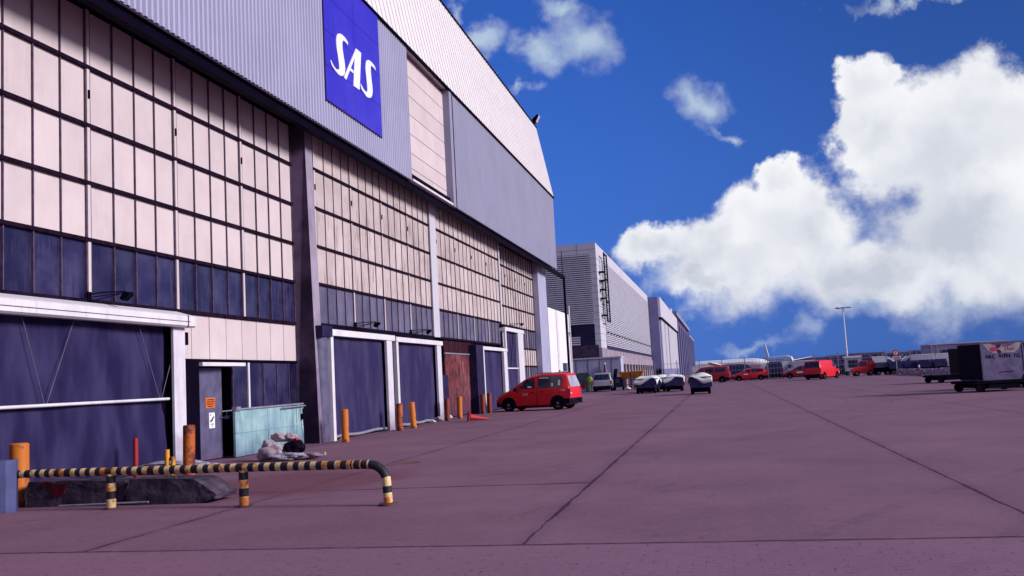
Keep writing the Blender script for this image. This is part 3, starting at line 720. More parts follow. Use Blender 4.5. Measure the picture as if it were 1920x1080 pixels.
# ---- roof floodlight, wall lamps
FL = empty('roof_floodlight', (-12.5, 69.7, 21.1), 0, 'small floodlight on the far top corner of the big hangar roof', 'floodlight')
q = MB(); q.box(-.06, .06, -.06, .06, 0, .3); q.build('bracket', dark, FL)
q = MB(); q.prism([(-.1, .15), (.15, .12), (.42, .62), (.3, .72), (-.12, .35)], -.25, .25, 'y'); q.build('lamp_housing', dark, FL)
q = MB(); q.prism([(.16, .12), (.20, .14), (.46, .62), (.43, .63)], -.22, .22, 'y'); q.build('lens', lamp_clear, FL)
def wall_lamp(loc, label, s=1.0):
    t = empty('wall_lamp', loc, 0, label, 'lamp', 'arm floodlights above the hangar doors')
    q = MB(); q.tube([(0, 0, 0), (.25 * s, .1, .04), (.62 * s, .35, .05)], .016, 6); q.tube([(0, -.5, -.14), (.62 * s, .3, .02)], .012, 6); q.tube([(.02, .02, -.14), (.5 * s, .3, .0)], .01, 6)
    q.build('arm', dark, t)
    q = MB(); q.box(-.01, .02, -.06, .06, -.18, .06); q.build('mount', dark, t)
    q = MB(); q.prism([(.54, -.10), (.62, -.15), (.76, -.04), (.76, .03), (.62, .02)], .24, .42, 'y'); q.build('lamp_head', dark, t)
    return t
wall_lamp((-12.72, 17.2, 3.85), 'black arm floodlight above the big navy roller door, nearest of the arm lamps')
wall_lamp((-12.32, 31.0, 3.86), 'black arm floodlight over the wide navy door beside the tall concrete column')
wall_lamp((-12.32, 37.1, 3.85), 'black arm floodlight over the second navy door past the column')
wall_lamp((-12.72, 58.3, 5.15), 'small black arm floodlight over the tall narrow door behind the red van')

# ---- teal screen with handrail and cable
TS = empty('screen_wall', (-12.25, 24.25, 0), 0, 'low chalky teal boarded screen beside the open doorway', 'screen')
q = MB()
for i in range(9):
    q.box(-.03, .03 + random.uniform(-.006, .006), -2.02 + i * .45 + .004, -2.02 + (i + 1) * .45 - .004, .02, 1.2)
q.box(.034, .045, -2.0, 2.0, .62, .66)
q.build('board', teal_m, TS)
q = MB(); q.tube([(.05, -2.05, 1.23), (.05, 2.0, 1.24)], .028, 8); q.tube([(.12, .5, 1.17), (.12, 2.0, 1.18)], .02, 8); q.build('handrail', galv, TS, smooth=True)
q = MB(); q.box(-.05, .08, -2.02, -1.8, 1.2, 1.3); q.build('bracket', galv, TS)
q = MB(); q.tube([(.1, 1.85, 1.1), (.12, 1.86, .6), (.14, 2.0, .3), (.2, 2.25, .02)], .014, 6); q.box(.06, .12, 1.82, 1.92, .78, .95); q.build('cable', dark, TS)
DR = empty('door_stay', (-12.62, 22.3, 1.2), 0, 'thin pale rod holding the doorway rail between door and teal screen', 'rod')
q = MB(); q.tube([(0, 0, 0), (.25, .6, .02), (.42, 1.0, .02)], .014, 6); q.build('rod', galv, DR)
q = MB(); q.tube([(.05, .14, -.01), (.05, .14, -.12)], .008, 6); q.box(.0, .1, .08, .2, -.2, -.12); q.build('padlock', galv, DR)

# ------------------------------------------------------------------ bollards
def bollard(x, y, r, h, mat, label, lean=(0, 0), grp='orange bollards along the hangar doors'):
    q = MB(); q.tube([(0, 0, 0), (0, 0, h * .33), (0, 0, h * .66), (0, 0, h)], [r, r, r * 1.005, r], 20)
    q.tube([(0, 0, h), (0, 0, h + .015)], [r * .96, r * .8], 20)
    o = q.build('bollard', mat, None, smooth=True); o.location = (x, y, 0); o.rotation_euler = (R(lean[0]), R(lean[1]), random.uniform(0, 6))
    o.rotation_euler.z = 0
    o.data.transform(Matrix.Rotation(random.uniform(0, 6), 4, 'Z'))
    return tag(o, label, 'bollard', grp)
bollard(-11.16, 13.32, .145, 1.0, boll_or, 'wide orange bollard at the left end of the striped rail')
bollard(-10.26, 16.82, .115, 1.05, boll_or2, 'badly rusted orange bollard behind the rail, in front of the white door post', (0, 1))
bollard(-11.24, 27.1, .112, .98, boll_or, 'orange bollard in front of the wide navy door beside the concrete column')
bollard(-11.40, 32.6, .115, .97, boll_or2, 'dark rusted orange bollard, left one of the pair between two navy doors')
bollard(-11.35, 34.0, .115, .97, boll_or, 'leaning bright orange bollard, right one of the pair between two navy doors', (0, -3))
bollard(-11.60, 39.4, .115, .95, boll_red, 'brown rusted bollard at the left side of the boarded red door', (0, 0))
bollard(-11.55, 41.2, .115, .98, boll_or, 'yellow-orange bollard in front of the boarded red door', (0, 1))
bollard(-11.75, 46.3, .125, .98, boll_red, 'dark red-brown bollard beside the casing near the red van', (0, 0))
bollard(-11.55, 46.9, .115, 1.0, boll_red, 'red-brown bollard nearest the front of the red van', (0, 0))
q = MB(); q.tube([(0, 0, 0), (0, 0, .82)], .05, 14); o = q.build('marker_post', post_red, smooth=True); o.location = (-11.92, 17.55, 0); tag(o, 'thin plain red post behind the striped guard rail', 'post')
ys = empty('stub_post', (-11.12, 17.43, 0), 0, 'short chipped yellow double stub post behind the striped rail', 'post')
q = MB(); q.tube([(0, 0, 0), (0, 0, .57)], .05, 12); q.build('stub', boll_yel, ys, smooth=True)
q = MB(); q.tube([(.12, .02, 0), (.12, .02, .42)], .045, 12); q.build('stub', boll_yel, ys, smooth=True)

# ------------------------------------------------------------------ striped guard rail
GR = empty('guard_rail', (-6.8, 12.57, 0), 0, 'black and yellow striped tubular guard rail on three short posts', 'guard rail')
pts = []
x = -10.85
def railpt(x): return Vector((x, 12.57 + (-.0 if x > -6.8 else (-6.8 - x) * .07) - max(0, x + 6.8) * .11, .555))
xs = [-10.9 + i * .02 for i in range(int((10.9 - 4.78) / .02))]
path = [railpt(x) for x in xs]
e0 = path[-1]; rb = .24
for i in range(1, 19):
    a = i / 18 * math.pi / 2
    path.append(Vector((e0.x + rb * 1.1 * math.sin(a), e0.y - .03 * i / 18, e0.z - rb + rb * math.cos(a) - .0)))
lastp = path[-1].copy()
while path[-1].z > .035: path.append(Vector((path[-1].x + .001, path[-1].y, path[-1].z - .02)))
# resample evenly
seg = [0]
for a, b_ in zip(path, path[1:]): seg.append(seg[-1] + (b_ - a).length)
def at_len(s):
    import bisect
    i = min(max(bisect.bisect_left(seg, s), 1), len(path) - 1)
    t = (s - seg[i - 1]) / max(seg[i] - seg[i - 1], 1e-6)
    return path[i - 1].lerp(path[i], min(max(t, 0), 1))
N = 300; rr = .062
P_ = [at_len(seg[-1] * i / N) for i in range(N + 1)]
tb = MB(); n_ = 20; rings = []
upv = Vector((0, 1, 0))
for i, p_ in enumerate(P_):
    t = (P_[min(i + 1, N)] - P_[max(i - 1, 0)]).normalized()
    b_ = t.cross(upv).normalized(); a = b_.cross(t).normalized()
    rings += [p_ + (a * math.cos(2 * math.pi * k_ / n_) + b_ * math.sin(2 * math.pi * k_ / n_)) * rr for k_ in range(n_)]
fy, fk = [], []
for i in range(N):
    s = seg[-1] * (i + .5) / N
    Ltot = seg[-1]; d_end = Ltot - s
    if d_end < .34: st = 1 if (.13 < d_end < .23) else 0       # foot: yellow, black, yellow
    elif d_end < .62: st = 1
    elif d_end < .92: st = 1 if (s * 9.0) % 1 > .3 else 0
    else: st = 1 if (s / .187) % 1 > .5 else 0
    for k_ in range(n_):
        tb.add([], [], 0)
        tb.f.append((i * n_ + k_, i * n_ + (k_ + 1) % n_, (i + 1) * n_ + (k_ + 1) % n_, (i + 1) * n_ + k_)); tb.m.append(st)
tb.v = [tuple(v) for v in rings]
o = tb.build('rail_tube', [stripe_y, stripe_k], GR, smooth=True); o.location = -GR.location
for px, py, r_ in ((-9.07, 12.73, .068), (-6.8, 12.57, .068)):
    tb = MB()
    for a, b_, mi in ((0.02, .15, 0), (.15, .265, 1), (.265, .385, 0), (.385, .49, 1), (.49, .52, 0)):
        tb.tube([(px, py, a), (px, py, b_)], r_, 20, mi)
    o = tb.build('post', [stripe_y, stripe_k], GR, smooth=True); o.location = -GR.location
    tb = MB(); tb.tube([(px, py, 0), (px, py, .02)], .11, 20); o = tb.build('base_plate', rust_pole, GR); o.location = -GR.location
tb = MB(); tb.tube([(P_[-1].x, P_[-1].y, 0), (P_[-1].x, P_[-1].y, .03)], .13, 20); o = tb.build('base_plate', rust_pole, GR); o.location = -GR.location

# blue board unit at the left edge
q = MB(); q.prism([(-11.6, 12.55), (-10.95, 12.42), (-10.76, 12.55), (-10.72, 12.72), (-10.80, 12.86), (-11.6, 12.9)], 0, .79, 'z')
o = q.build('blue_barrier', blue_box); tag(o, 'blue-grey plastic barrier block at the left end of the rail', 'barrier')


# ------------------------------------------------------------------ broken concrete blocks behind the rail
def rough_block(poly, y0, y1, mat, name, label, cat, group=None, seed=1, amp=.025):
    rnd = random.Random(seed)
    bm = bmesh.new(); n = len(poly)
    a = [bm.verts.new((u, y0, v)) for u, v in poly]; b_ = [bm.verts.new((u * .98, y1, v * .96)) for u, v in poly]
    bm.faces.new(a); bm.faces.new(b_[::-1])
    for i in range(n): bm.faces.new((a[i], b_[i], b_[(i + 1) % n], a[(i + 1) % n]))
    bmesh.ops.triangulate(bm, faces=bm.faces)
    bmesh.ops.subdivide_edges(bm, edges=bm.edges, cuts=3, use_grid_fill=True)
    for v in bm.verts:
        v.co += Vector((rnd.uniform(-1, 1), rnd.uniform(-1, 1), rnd.uniform(-1, 1))) * amp
        v.co.z = max(v.co.z, 0.0)
    bmesh.ops.recalc_face_normals(bm, faces=bm.faces)
    me = bpy.data.meshes.new(name); bm.to_mesh(me); bm.free(); me.materials.append(mat)
    o = bpy.data.objects.new(name, me); col.objects.link(o)
    return tag(o, label, cat, group)
o = rough_block([(-1.15, 0), (.60, 0), (.62, .37), (-.2, .40), (-1.1, .40), (-1.2, .2)], -.2, .35, slab_m, 'concrete_block', 'long dark concrete block with red paint smears behind the rail, left of the two', 'concrete block', 'dark concrete blocks behind the guard rail', 3, .006)
o.location = (-9.75, 13.35, 0); ob1 = o
q = MB(); q.prism([(-.75, .16), (-.5, .15), (-.42, .28), (-.38, .38), (-.55, .35), (-.8, .40), (-.85, .33), (-.65, .26)], -.215, -.208, 'y'); q.build('paint_smear', M('old_red_paint', (.10, .010, .022), .8, ns=6, namt=.6), ob1); q = MB(); q.prism([(.42, .08), (.48, .10), (.53, .34), (.46, .34)], -.215, -.208, 'y'); q.build('paint_smear', MATS['old_red_paint'], ob1)
o = rough_block([(-.75, 0), (.45, 0), (.75, .05), (.78, .13), (.58, .26), (.40, .37), (.1, .38), (-.7, .40), (-.78, .2)], -.3, .35, slab_m, 'concrete_block', 'broken-ended dark concrete block behind the rail, right of the two', 'concrete block', 'dark concrete blocks behind the guard rail', 5, .008)
o.location = (-8.32, 13.4, 0)
q = MB(); q.tube([(-.12, -.2, .36), (-.1, -.2, .44), (-.03, -.2, .47), (.03, -.2, .44), (.05, -.2, .36)], .012, 6); q.build('lifting_loop', rust_pole, o)
q = MB(); q.tube([(0, 0, .03), (1.55, .02, .05)], .015, 8); o = q.build('steel_rod', galv, smooth=True); o.location = (-10.2, 13.02, 0); tag(o, 'thin grey steel rod lying along the foot of the dark block', 'rod')
o = rough_block([(-1.6, 0), (1.5, 0), (1.4, .12), (.6, .22), (-.3, .2), (-1.4, .14)], -.4, .4, foil_m, 'rubble_pile', 'low flat heap of grey rubble behind the rail by the white post', 'rubble', None, 8, .05)
o.location = (-12.0, 18.6, 0)
for i, (bx, by, s_) in enumerate(((-8.95, 12.85, .05), (-9.25, 12.8, .035), (-9.02, 12.7, .03), (-10.5, 12.95, .04))):
    pass

# ------------------------------------------------------------------ heap of sacks by the doorway
def lump(name, loc, rad, mat, label, cat, group=None, seed=0, rot=(0, 0, 0), amp=.16, pinch=None):
    bm = bmesh.new(); bmesh.ops.create_icosphere(bm, subdivisions=4, radius=1)
    rnd = random.Random(seed); ph = [rnd.uniform(0, 6) for _ in range(8)]
    for v in bm.verts:
        c = v.co.copy()
        f = 1 + amp * (math.sin(c.x * 4 + ph[0] + c.z * 3) * .6 + math.sin(c.y * 6 + ph[1] + c.x * 5) * .4 + math.sin(c.z * 9 + ph[2] + c.y * 7) * .3 + math.sin((c.x + c.y) * 15 + ph[3]) * .15)
        if pinch and c.x < 0: f *= 1 - pinch * c.x * c.x
        v.co = Vector((c.x * rad[0], c.y * rad[1], c.z * rad[2])) * f
    me = bpy.data.meshes.new(name); bm.to_mesh(me); bm.free(); me.materials.append(mat)
    me.polygons.foreach_set('use_smooth', [True] * len(me.polygons))
    me.transform(Matrix.Rotation(rot[2], 4, 'Z') @ Matrix.Rotation(rot[1], 4, 'Y') @ Matrix.Rotation(rot[0], 4, 'X'))
    mz = min(v.co.z for v in me.vertices)
    o = bpy.data.objects.new(name, me); col.objects.link(o); o.location = (loc[0], loc[1], max(loc[2], -mz + .0))
    return tag(o, label, cat, group)
HG = 'sacks dumped by the teal screen'
lump('sack', (-10.64, 20.95, .36), (.19, .16, .14), sack_m, 'round pinkish sack low on the left of the rubbish heap', 'sack', HG, 1)
lump('sack', (-10.44, 21.12, .53), (.22, .15, .11), sack_m, 'pointed pale sack topmost on the rubbish heap', 'sack', HG, 2, (0, .16, 0), amp=.14)
lump('sack', (-10.16, 21.15, .52), (.16, .13, .11), sack_m, 'small pale sack on the upper right of the heap, above the black bag', 'sack', HG, 3)
lump('sack', (-10.55, 20.85, .15), (.36, .2, .17), sack_m, 'long flattened cream sack along the front left of the rubbish heap', 'sack', HG, 4, (0, -.25, 0))
lump('rubbish_bag', (-10.02, 21.0, .27), (.26, .2, .19), black_bag, 'black plastic bag in the middle of the rubbish heap', 'bag', None, 5)
lump('cloth_bundle', (-9.96, 20.98, .47), (.09, .08, .035), red_cloth, 'crumpled bright red cloth on top of the black bag', 'cloth', None, 6, amp=.35)
lump('rag', (-10.33, 20.82, .26), (.08, .06, .04), blue_cloth, 'small pale blue rag on the front of the heap', 'rag', None, 7, amp=.3)
lump('crumpled_sheet', (-10.15, 20.72, .08), (.46, .2, .09), foil_m, 'crumpled silvery grey sheet along the front of the heap', 'sheet', None, 9, amp=.22)
lump('rubble', (-9.6, 20.95, .02), (.25, .2, .06), conc_block, 'small heap of pinkish rubble right of the crumpled sheet', 'rubble', None, 10, amp=.3)
q = MB(); q.box(-.35, .35, -.05, .05, 0, .07); o = q.build('plank', sack_m); o.location = (-9.72, 21.3, .06); o.rotation_euler.z = .05; tag(o, 'short pale plank lying right of the rubbish heap', 'plank')
# loose litter by doors two and four
for i, (x_, y_, s_) in enumerate(((-11.75, 28.1, .07), (-11.7, 33.3, .1), (-11.75, 37.8, .09), (-11.85, 38.9, .16), (-11.85, 40.4, .15), (-11.75, 39.9, .09))):
    lump('litter', (x_, y_, s_ * .5), (s_, s_ * .8, s_ * .6), sack_m if i % 2 else tarp_w, ['small pale scrap on the ground by the concrete column', 'white scrap between the paired bollards', 'pale scrap at the foot of the second navy door', 'pale rubbish lump left of the brown bollard', 'whitish rubbish between brown and yellow-orange bollards', 'small pale lump beside the brown bollard'][i], 'litter', 'scraps of litter along the hangar foot', 20 + i, amp=.3)
# fallen cone
CN = empty('traffic_cone', (-10.3, 38.1, 0), R(0), 'faded red traffic cone lying on its side left of the red van', 'cone')
q = MB(); q.tube([(.05, 0, .17), (.75, .35, .05)], [.14, .03], 20); q.build('cone_body', cone_m, CN, smooth=True)
q = MB(); q.box(-.03, .02, -.2, .2, -.2, .2); o = q.build('cone_base', cone_m, CN); o.location = (0, 0, .2); o.rotation_euler = (0, R(8), R(26))
# fragments of steel plate drawn in the concrete by the rail
q = MB(); q.prism([(-6.75, 18.35), (-6.2, 18.9), (-6.3, 19.1), (-6.6, 18.7)], .004, .02, 'z'); o = q.build('scrap_bar', rust_pole); tag(o, 'small rusty bar lying on the apron beyond the bent end of the rail', 'scrap')

# ------------------------------------------------------------------ vehicles
def lerp(a, b, t): return a + (b - a) * t


class Body:
    def __init__(s, st): s.st = sorted(st)
    def at(s, x):
        S = s.st
        if x <= S[0][0]: return S[0]
        for a, b in zip(S, S[1:]):
            if x <= b[0]:
                t = (x - a[0]) / (b[0] - a[0]); return tuple(lerp(p, q_, t) for p, q_ in zip(a, b))
        return S[-1]
    def side(s, x, z):
        _, zb, zw, zt, wb, ww, wt = s.at(x)
        if z <= zw: return ww
        t = min(1, (z - zw) / max(zt - .05 - zw, .01)); return lerp(ww, wt, t)
    def mesh(s):
        q = MB(); rings = []
        for x, zb, zw, zt, wb, ww, wt in s.st:
            h = [(0, zb), (wb * .9, zb), (wb, zb + .05), (wb + .02, lerp(zb, zw, .3)), (ww, lerp(zb, zw, .65)), (ww, zw), (wt, zt - .05), (wt - .05, zt - .012), (wt - .16, zt), (0, zt + .015)]
            full = [(x, -y, z) for y, z in h] + [(x, y, z) for y, z in h[-2:0:-1]]
            rings.append(full)
        n = len(rings[0]); vs = [v for r_ in rings for v in r_]
        fs = [(i * n + k, i * n + (k + 1) % n, (i + 1) * n + (k + 1) % n, (i + 1) * n + k) for i in range(len(rings) - 1) for k in range(n)]
        fs += [tuple(range(n)), tuple((len(rings) - 1) * n + k for k in range(n))]
        q.add(vs, fs); return q


def wheel(parent, x, y, r, side, wd=.2, rim=rim_m):
    q = MB(); n = 24
    prof = [(-wd / 2, r * .62), (-wd / 2, r * .93), (-wd * .36, r), (wd * .36, r), (wd / 2, r * .93), (wd / 2, r * .62)]
    vs = []; fs = []
    for k in range(n):
        a = 2 * math.pi * k / n
        vs += [(x + math.cos(a) * rr_, y + u, r + math.sin(a) * rr_) for u, rr_ in prof]
    m_ = len(prof)
    for k in range(n):
        for j in range(m_): fs.append((k * m_ + j, k * m_ + (j + 1) % m_, ((k + 1) % n) * m_ + (j + 1) % m_, ((k + 1) % n) * m_ + j))
    q.add(vs, fs); w_ = q.build('wheel', tyre_m, parent, smooth=True)
    q = MB(); yy = y + side * (wd / 2 - .03)
    q.tube([(x, yy - side * .02, r), (x, yy, r)], r * .63, 20); q.tube([(x, yy, r), (x, yy + side * .025, r)], [r * .26, r * .2], 12)
    q.build('rim', rim, w_, smooth=True)
    return w_


def make_car(name, loc, rz, st, paint, wins, screen, rearg, wx, wr, label, cat, group=None, rearz=None, bumper=True, lamps=True, arch=.07, glass=None, panel_gap=True, rails=False):
    glass = glass or car_glass
    t = empty(name, loc, R(rz), label, cat, group); B = Body(st)
    b = B.mesh().build('body', paint, t, smooth=True, angle=28)
    for s in (1, -1):
        for poly in wins:
            # densify the outline so the glass hugs the body side
            P = []
            for (a, c), (a2, c2) in zip(poly, poly[1:] + poly[:1]):
                for k in range(4): P.append((lerp(a, a2, k / 4), lerp(c, c2, k / 4)))
            cx = sum(p_[0] for p_ in P) / len(P); cz = sum(p_[1] for p_ in P) / len(P)
            vs = [(cx, s * (B.side(cx, cz) + .012), cz)] + [(p_[0], s * (B.side(*p_) + .010), p_[1]) for p_ in P]
            q = MB(); q.add(vs, [(0, i + 1, (i + 1) % len(P) + 1) for i in range(len(P))]); q.build('side_window', glass, t)
        for x in wx:
            q = MB(); P = []
            for k in range(15):
                a = math.pi * k / 14; P.append((x + math.cos(a) * (wr + arch), wr + math.sin(a) * (wr + arch)))
            P = [(x + wr + arch, .2)] + P + [(x - wr - arch, .2)]
            yo = max(B.side(p_[0], p_[1]) for p_ in P) + .004
            q.prism(P, s * (yo - .06), s * yo, 'y'); q.build('wheel_arch', blk_plastic, t)
            wheel(t, x, s * (yo - .085), wr, s)
        if panel_gap:
            q = MB()
            xg = (wins[0][-1][0] + wins[1][0][0]) / 2 if len(wins) > 1 else 0
            zz0 = B.at(xg)[1] + .12; yo = B.side(xg, .8)
            q.box(xg - .008, xg + .008, s * (yo - .01), s * (yo + .004), zz0, B.at(xg)[2])
            q.box(-.95, 1.1, s * (yo - .01), s * (yo + .006), .22, .27)
            q.build('side_trim', blk_plastic, t)
            q = MB()
            for xx in (xg + .22, xg - .28): q.box(xx - .08, xx + .08, s * (yo + .002), s * (yo + .03), .92, .955)
            q.build('door_handle', blk_plastic, t)
    x1, x2 = screen
    q = MB()
    def fn(u, v):
        x = lerp(x1, x2, u); a = B.at(x); w_ = a[6] - .10; y = (v - .5) * 2 * w_
        return (x, y, a[3] + .015 * (1 - abs(v - .5) * 2) + .014 - (.012 if abs(v - .5) > .44 else 0))
    q.grid(fn, 8, 8); q.build('windscreen', glass, t, smooth=True)
    xr = B.st[0][0]
    if rearg:
        (za, zb_), inset = rearg
        # rear face follows the last stations
        def xat(z):
            best = B.st[0][0]
            for s0, s1 in zip(B.st, B.st[1:]):
                if s0[3] <= z <= s1[3]: return lerp(s0[0], s1[0], (z - s0[3]) / max(s1[3] - s0[3], 1e-4))
                if s1[3] > z: return s0[0]
            return best
        q = MB(); ya = B.side(B.st[1][0], za) - inset; yb = B.side(B.st[2][0], zb_) - inset - .04
        xa, xb = xat(za) - .012, xat(zb_) - .012
        q.prism([(-ya, za), (ya, za), (yb, zb_), (-yb, zb_)], 0, .012, 'x')
        q.v = [(lerp(xa, xb, (v[2] - za) / (zb_ - za)) - (.012 - v[0]) - .004, v[1], v[2]) for v in q.v]
        q.build('rear_window', glass, t)
    if bumper:
        xf = B.st[-1][0]; wf = B.st[-2][5]
        q = MB(); q.prism([(xf - .35, -wf - .015), (xf - .08, -wf + .02), (xf + .04, -wf + .25), (xf + .04, wf - .25), (xf - .08, wf - .02), (xf - .35, wf + .015)], .24, .56, 'z'); q.build('bumper', blk_plastic, t, smooth=True)
        wr_ = B.st[2][5]
        q = MB(); q.prism([(xr + .45, -wr_ - .012), (xr + .05, -wr_), (xr - .09, -wr_ + .16), (xr - .09, wr_ - .16), (xr + .05, wr_), (xr + .45, wr_ + .012)], .28, .56, 'z'); q.build('bumper', blk_plastic, t, smooth=True)
    q = MB(); q.box(xr + .3, B.st[-1][0] - .3, -.6, .6, .14, .26); q.build('underbody', blk_plastic, t)
    if lamps:
        for s in (1, -1):
            q = MB(); y = B.side(B.st[1][0], .85)
            q.box(xr - .012, xr + .14, s * (y - .13), s * (y + .012), .72, 1.05 if rearz is None else rearz); q.build('tail_lamp', lamp_red, t)
            q = MB(); xf = B.st[-2][0]; y = B.side(xf, .65)
            q.prism([(xf - .28, .66), (xf + .06, .60), (xf + .04, .70), (xf - .25, .80)], s * (y - .2), s * (y + .012), 'y'); q.build('headlight', lamp_clear, t)
    for s in (1, -1):
        q = MB(); y = B.side(x1 - .25, 1.05)
        q.box(x1 - .38, x1 - .26, s * (y + .0), s * (y + .19), 1.02, 1.18); q.build('wing_mirror', blk_plastic, t)
    if rails:
        q = MB()
        for s in (1, -1): q.box(-1.5, -.3, s * .60 - .02, s * .60 + .02, B.at(-1)[3] + .01, B.at(-1)[3] + .06)
        for x in (-1.4, -.5): q.box(x - .02, x + .02, -.62, .62, B.at(-1)[3] + .06, B.at(-1)[3] + .10)
        q.build('roof_rack', galv, t)
    return t, B


CADDY = [(2.12, .30, .56, .60, .66, .70, .66), (2.02, .26, .68, .80, .76, .82, .76), (1.75, .22, .80, .93, .83, .87, .80), (1.30, .2, .98, 1.09, .85, .89, .80), (1.0, .2, 1.04, 1.28, .86, .90, .78),
         (.45, .2, 1.07, 1.62, .86, .90, .74), (.10, .2, 1.08, 1.75, .86, .90, .73), (-.5, .2, 1.09, 1.83, .86, .90, .72), (-1.55, .2, 1.10, 1.82, .86, .90, .72), (-1.78, .24, 1.10, 1.78, .85, .89, .71), (-1.93, .30, 1.08, 1.30, .84, .87, .76), (-2.0, .34, .9, 1.04, .82, .85, .8)]
CW = [[(.98, 1.12), (.52, 1.48), (.30, 1.60), (-.10, 1.66), (-.12, 1.12)], [(-.30, 1.13), (-.30, 1.68), (-.9, 1.71), (-1.52, 1.68), (-1.62, 1.55), (-1.56, 1.14)]]
van, VB = make_car('passenger_van', (-9.16, 47.98, 0), 169.3, CADDY, red_car, CW, (1.22, .50), ((1.12, 1.68), .06), (-1.33, 1.36), .335,
                   'red compact passenger van parked nose-in to the hangar doors, nearest vehicle', 'van', rails=True)
q = MB(); q.tube([(-1.25, .15, 1.92), (-1.25, .15, 1.99)], .05, 10); q.build('beacon', lamp_red, van)
def car_text(s, x, z, size, par, B, side=1, name='marking', m=letter_w, ital=0):
    y = B.side(x, z) + .012
    M4 = Matrix.Translation((x, side * y, z)) @ (Matrix.Rotation(R(180), 4, 'Z') if side > 0 else Matrix.Identity(4)) @ Matrix.Rotation(R(90), 4, 'X')
    return text_mesh(name, s, size, m, par, M4)
car_text('5-03', .42, .83, .17, van, VB)
car_text('A5028', -1.62, .97, .10, van, VB)
q = MB(); q.box(-2.02, -1.96, .62, .80, .78, .84); q.build('reflector', lamp_clear, van)
q = MB(); q.tube([(-2.05, 0, .45), (-2.22, 0, .45), (-2.22, 0, .53)], .025, 8); q.build('tow_ball', blk_plastic, van)
q = MB()
for a, b_, z0, z1 in ((-.86, -.36, 1.60, 1.65), (-1.50, -1.38, 1.22, 1.5), (.05, .28, 1.17, 1.24), (-1.12, -1.02, 1.2, 1.36)):
    P = [(a, z0), (b_, z0), (b_, z1), (a, z1)]; q.add([(x, VB.side(x, z) + .014, z) for x, z in P], [(0, 1, 2, 3)])
q.build('window_reflection', tarp_w, van)  # white patches painted onto the side glass as reflections
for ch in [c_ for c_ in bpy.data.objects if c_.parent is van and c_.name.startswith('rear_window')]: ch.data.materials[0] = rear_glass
# seats and dashboard glimpses are hidden behind the dark glass

EST = [(2.12, .28, .50, .56, .62, .66, .6), (2.02, .22, .62, .72, .74, .80, .7), (1.6, .2, .78, .88, .82, .86, .78), (1.15, .2, .90, .98, .83, .87, .76), (.45, .2, .93, 1.38, .84, .88, .68), (0, .2, .94, 1.50, .84, .88, .67), (-.7, .2, .95, 1.53, .84, .88, .66), (-1.6, .2, .97, 1.46, .84, .87, .65), (-1.95, .28, .98, 1.12, .82, .85, .74), (-2.1, .32, .85, .98, .8, .82, .78)]
EW = [[(.95, 1.0), (.35, 1.32), (-.05, 1.42), (-.1, 1.0)], [(-.22, 1.0), (-.18, 1.43), (-.9, 1.45), (-1.5, 1.38), (-1.68, 1.22), (-1.6, 1.02)]]
est, EB = make_car('estate_car', (3.62, 118.6, 0), 178, EST, red_car, EW, (1.1, .45), ((1.04, 1.38), .1), (-1.3, 1.3), .31, 'bright red estate car side-on in front of the white aircraft', 'car', 'red vehicles parked on the apron')
q = MB(); q.box(.2, .7, .885, .90, .74, .86); q.build('marking', letter_w, est)
hat, HB = make_car('hatchback', (9.6, 118.2, 0), 176, EST, red_dk, EW, (1.1, .45), ((1.04, 1.38), .1), (-1.3, 1.3), .31, 'dark red hatchback half hidden behind the big red cargo van', 'car', 'red vehicles parked on the apron')
q = MB(); q.box(-.3, .5, .885, .90, .62, .80); q.build('marking', letter_w, hat)
VAN = [(2.35, .30, .66, .72, .72, .76, .7), (2.25, .26, .80, .95, .84, .88, .8), (1.85, .22, 1.02, 1.14, .90, .93, .84), (1.35, .22, 1.16, 1.58, .92, .95, .80), (.95, .22, 1.18, 1.84, .92, .95, .80), (.3, .22, 1.19, 1.93, .92, .95, .80), (-1.9, .22, 1.2, 1.93, .92, .95, .80), (-2.2, .26, 1.2, 1.88, .91, .94, .79), (-2.32, .32, 1.2, 1.30, .90, .93, .86), (-2.36, .34, .95, 1.1, .88, .91, .88)]
VW = [[(1.55, 1.22), (1.22, 1.55), (.95, 1.70), (.62, 1.72), (.60, 1.22)]]
cv, CB = make_car('cargo_van', (10.35, 101.8, 0), 60, VAN, red_car, VW, (1.75, 1.0), ((1.24, 1.76), .07), (-1.5, 1.5), .35, 'boxy bright red cargo van seen from behind and its right side, with dark rear window', 'van', 'red vehicles parked on the apron', rearz=1.2, panel_gap=False)
mb_, MBB = make_car('minibus', (-1.1, 116, 0), 174, [(x * 1.0, *r) for x, *r in VAN], red_dk, VW + [[(.4, 1.24), (.4, 1.72), (-.55, 1.74), (-.55, 1.24)], [(-.75, 1.24), (-.75, 1.74), (-1.85, 1.72), (-1.9, 1.26)]], (1.75, 1.0), ((1.24, 1.76), .07), (-1.5, 1.5), .35,
               'dark red minibus behind the white-covered cart, left of the thin pole', 'van', 'red vehicles parked on the apron', panel_gap=False)
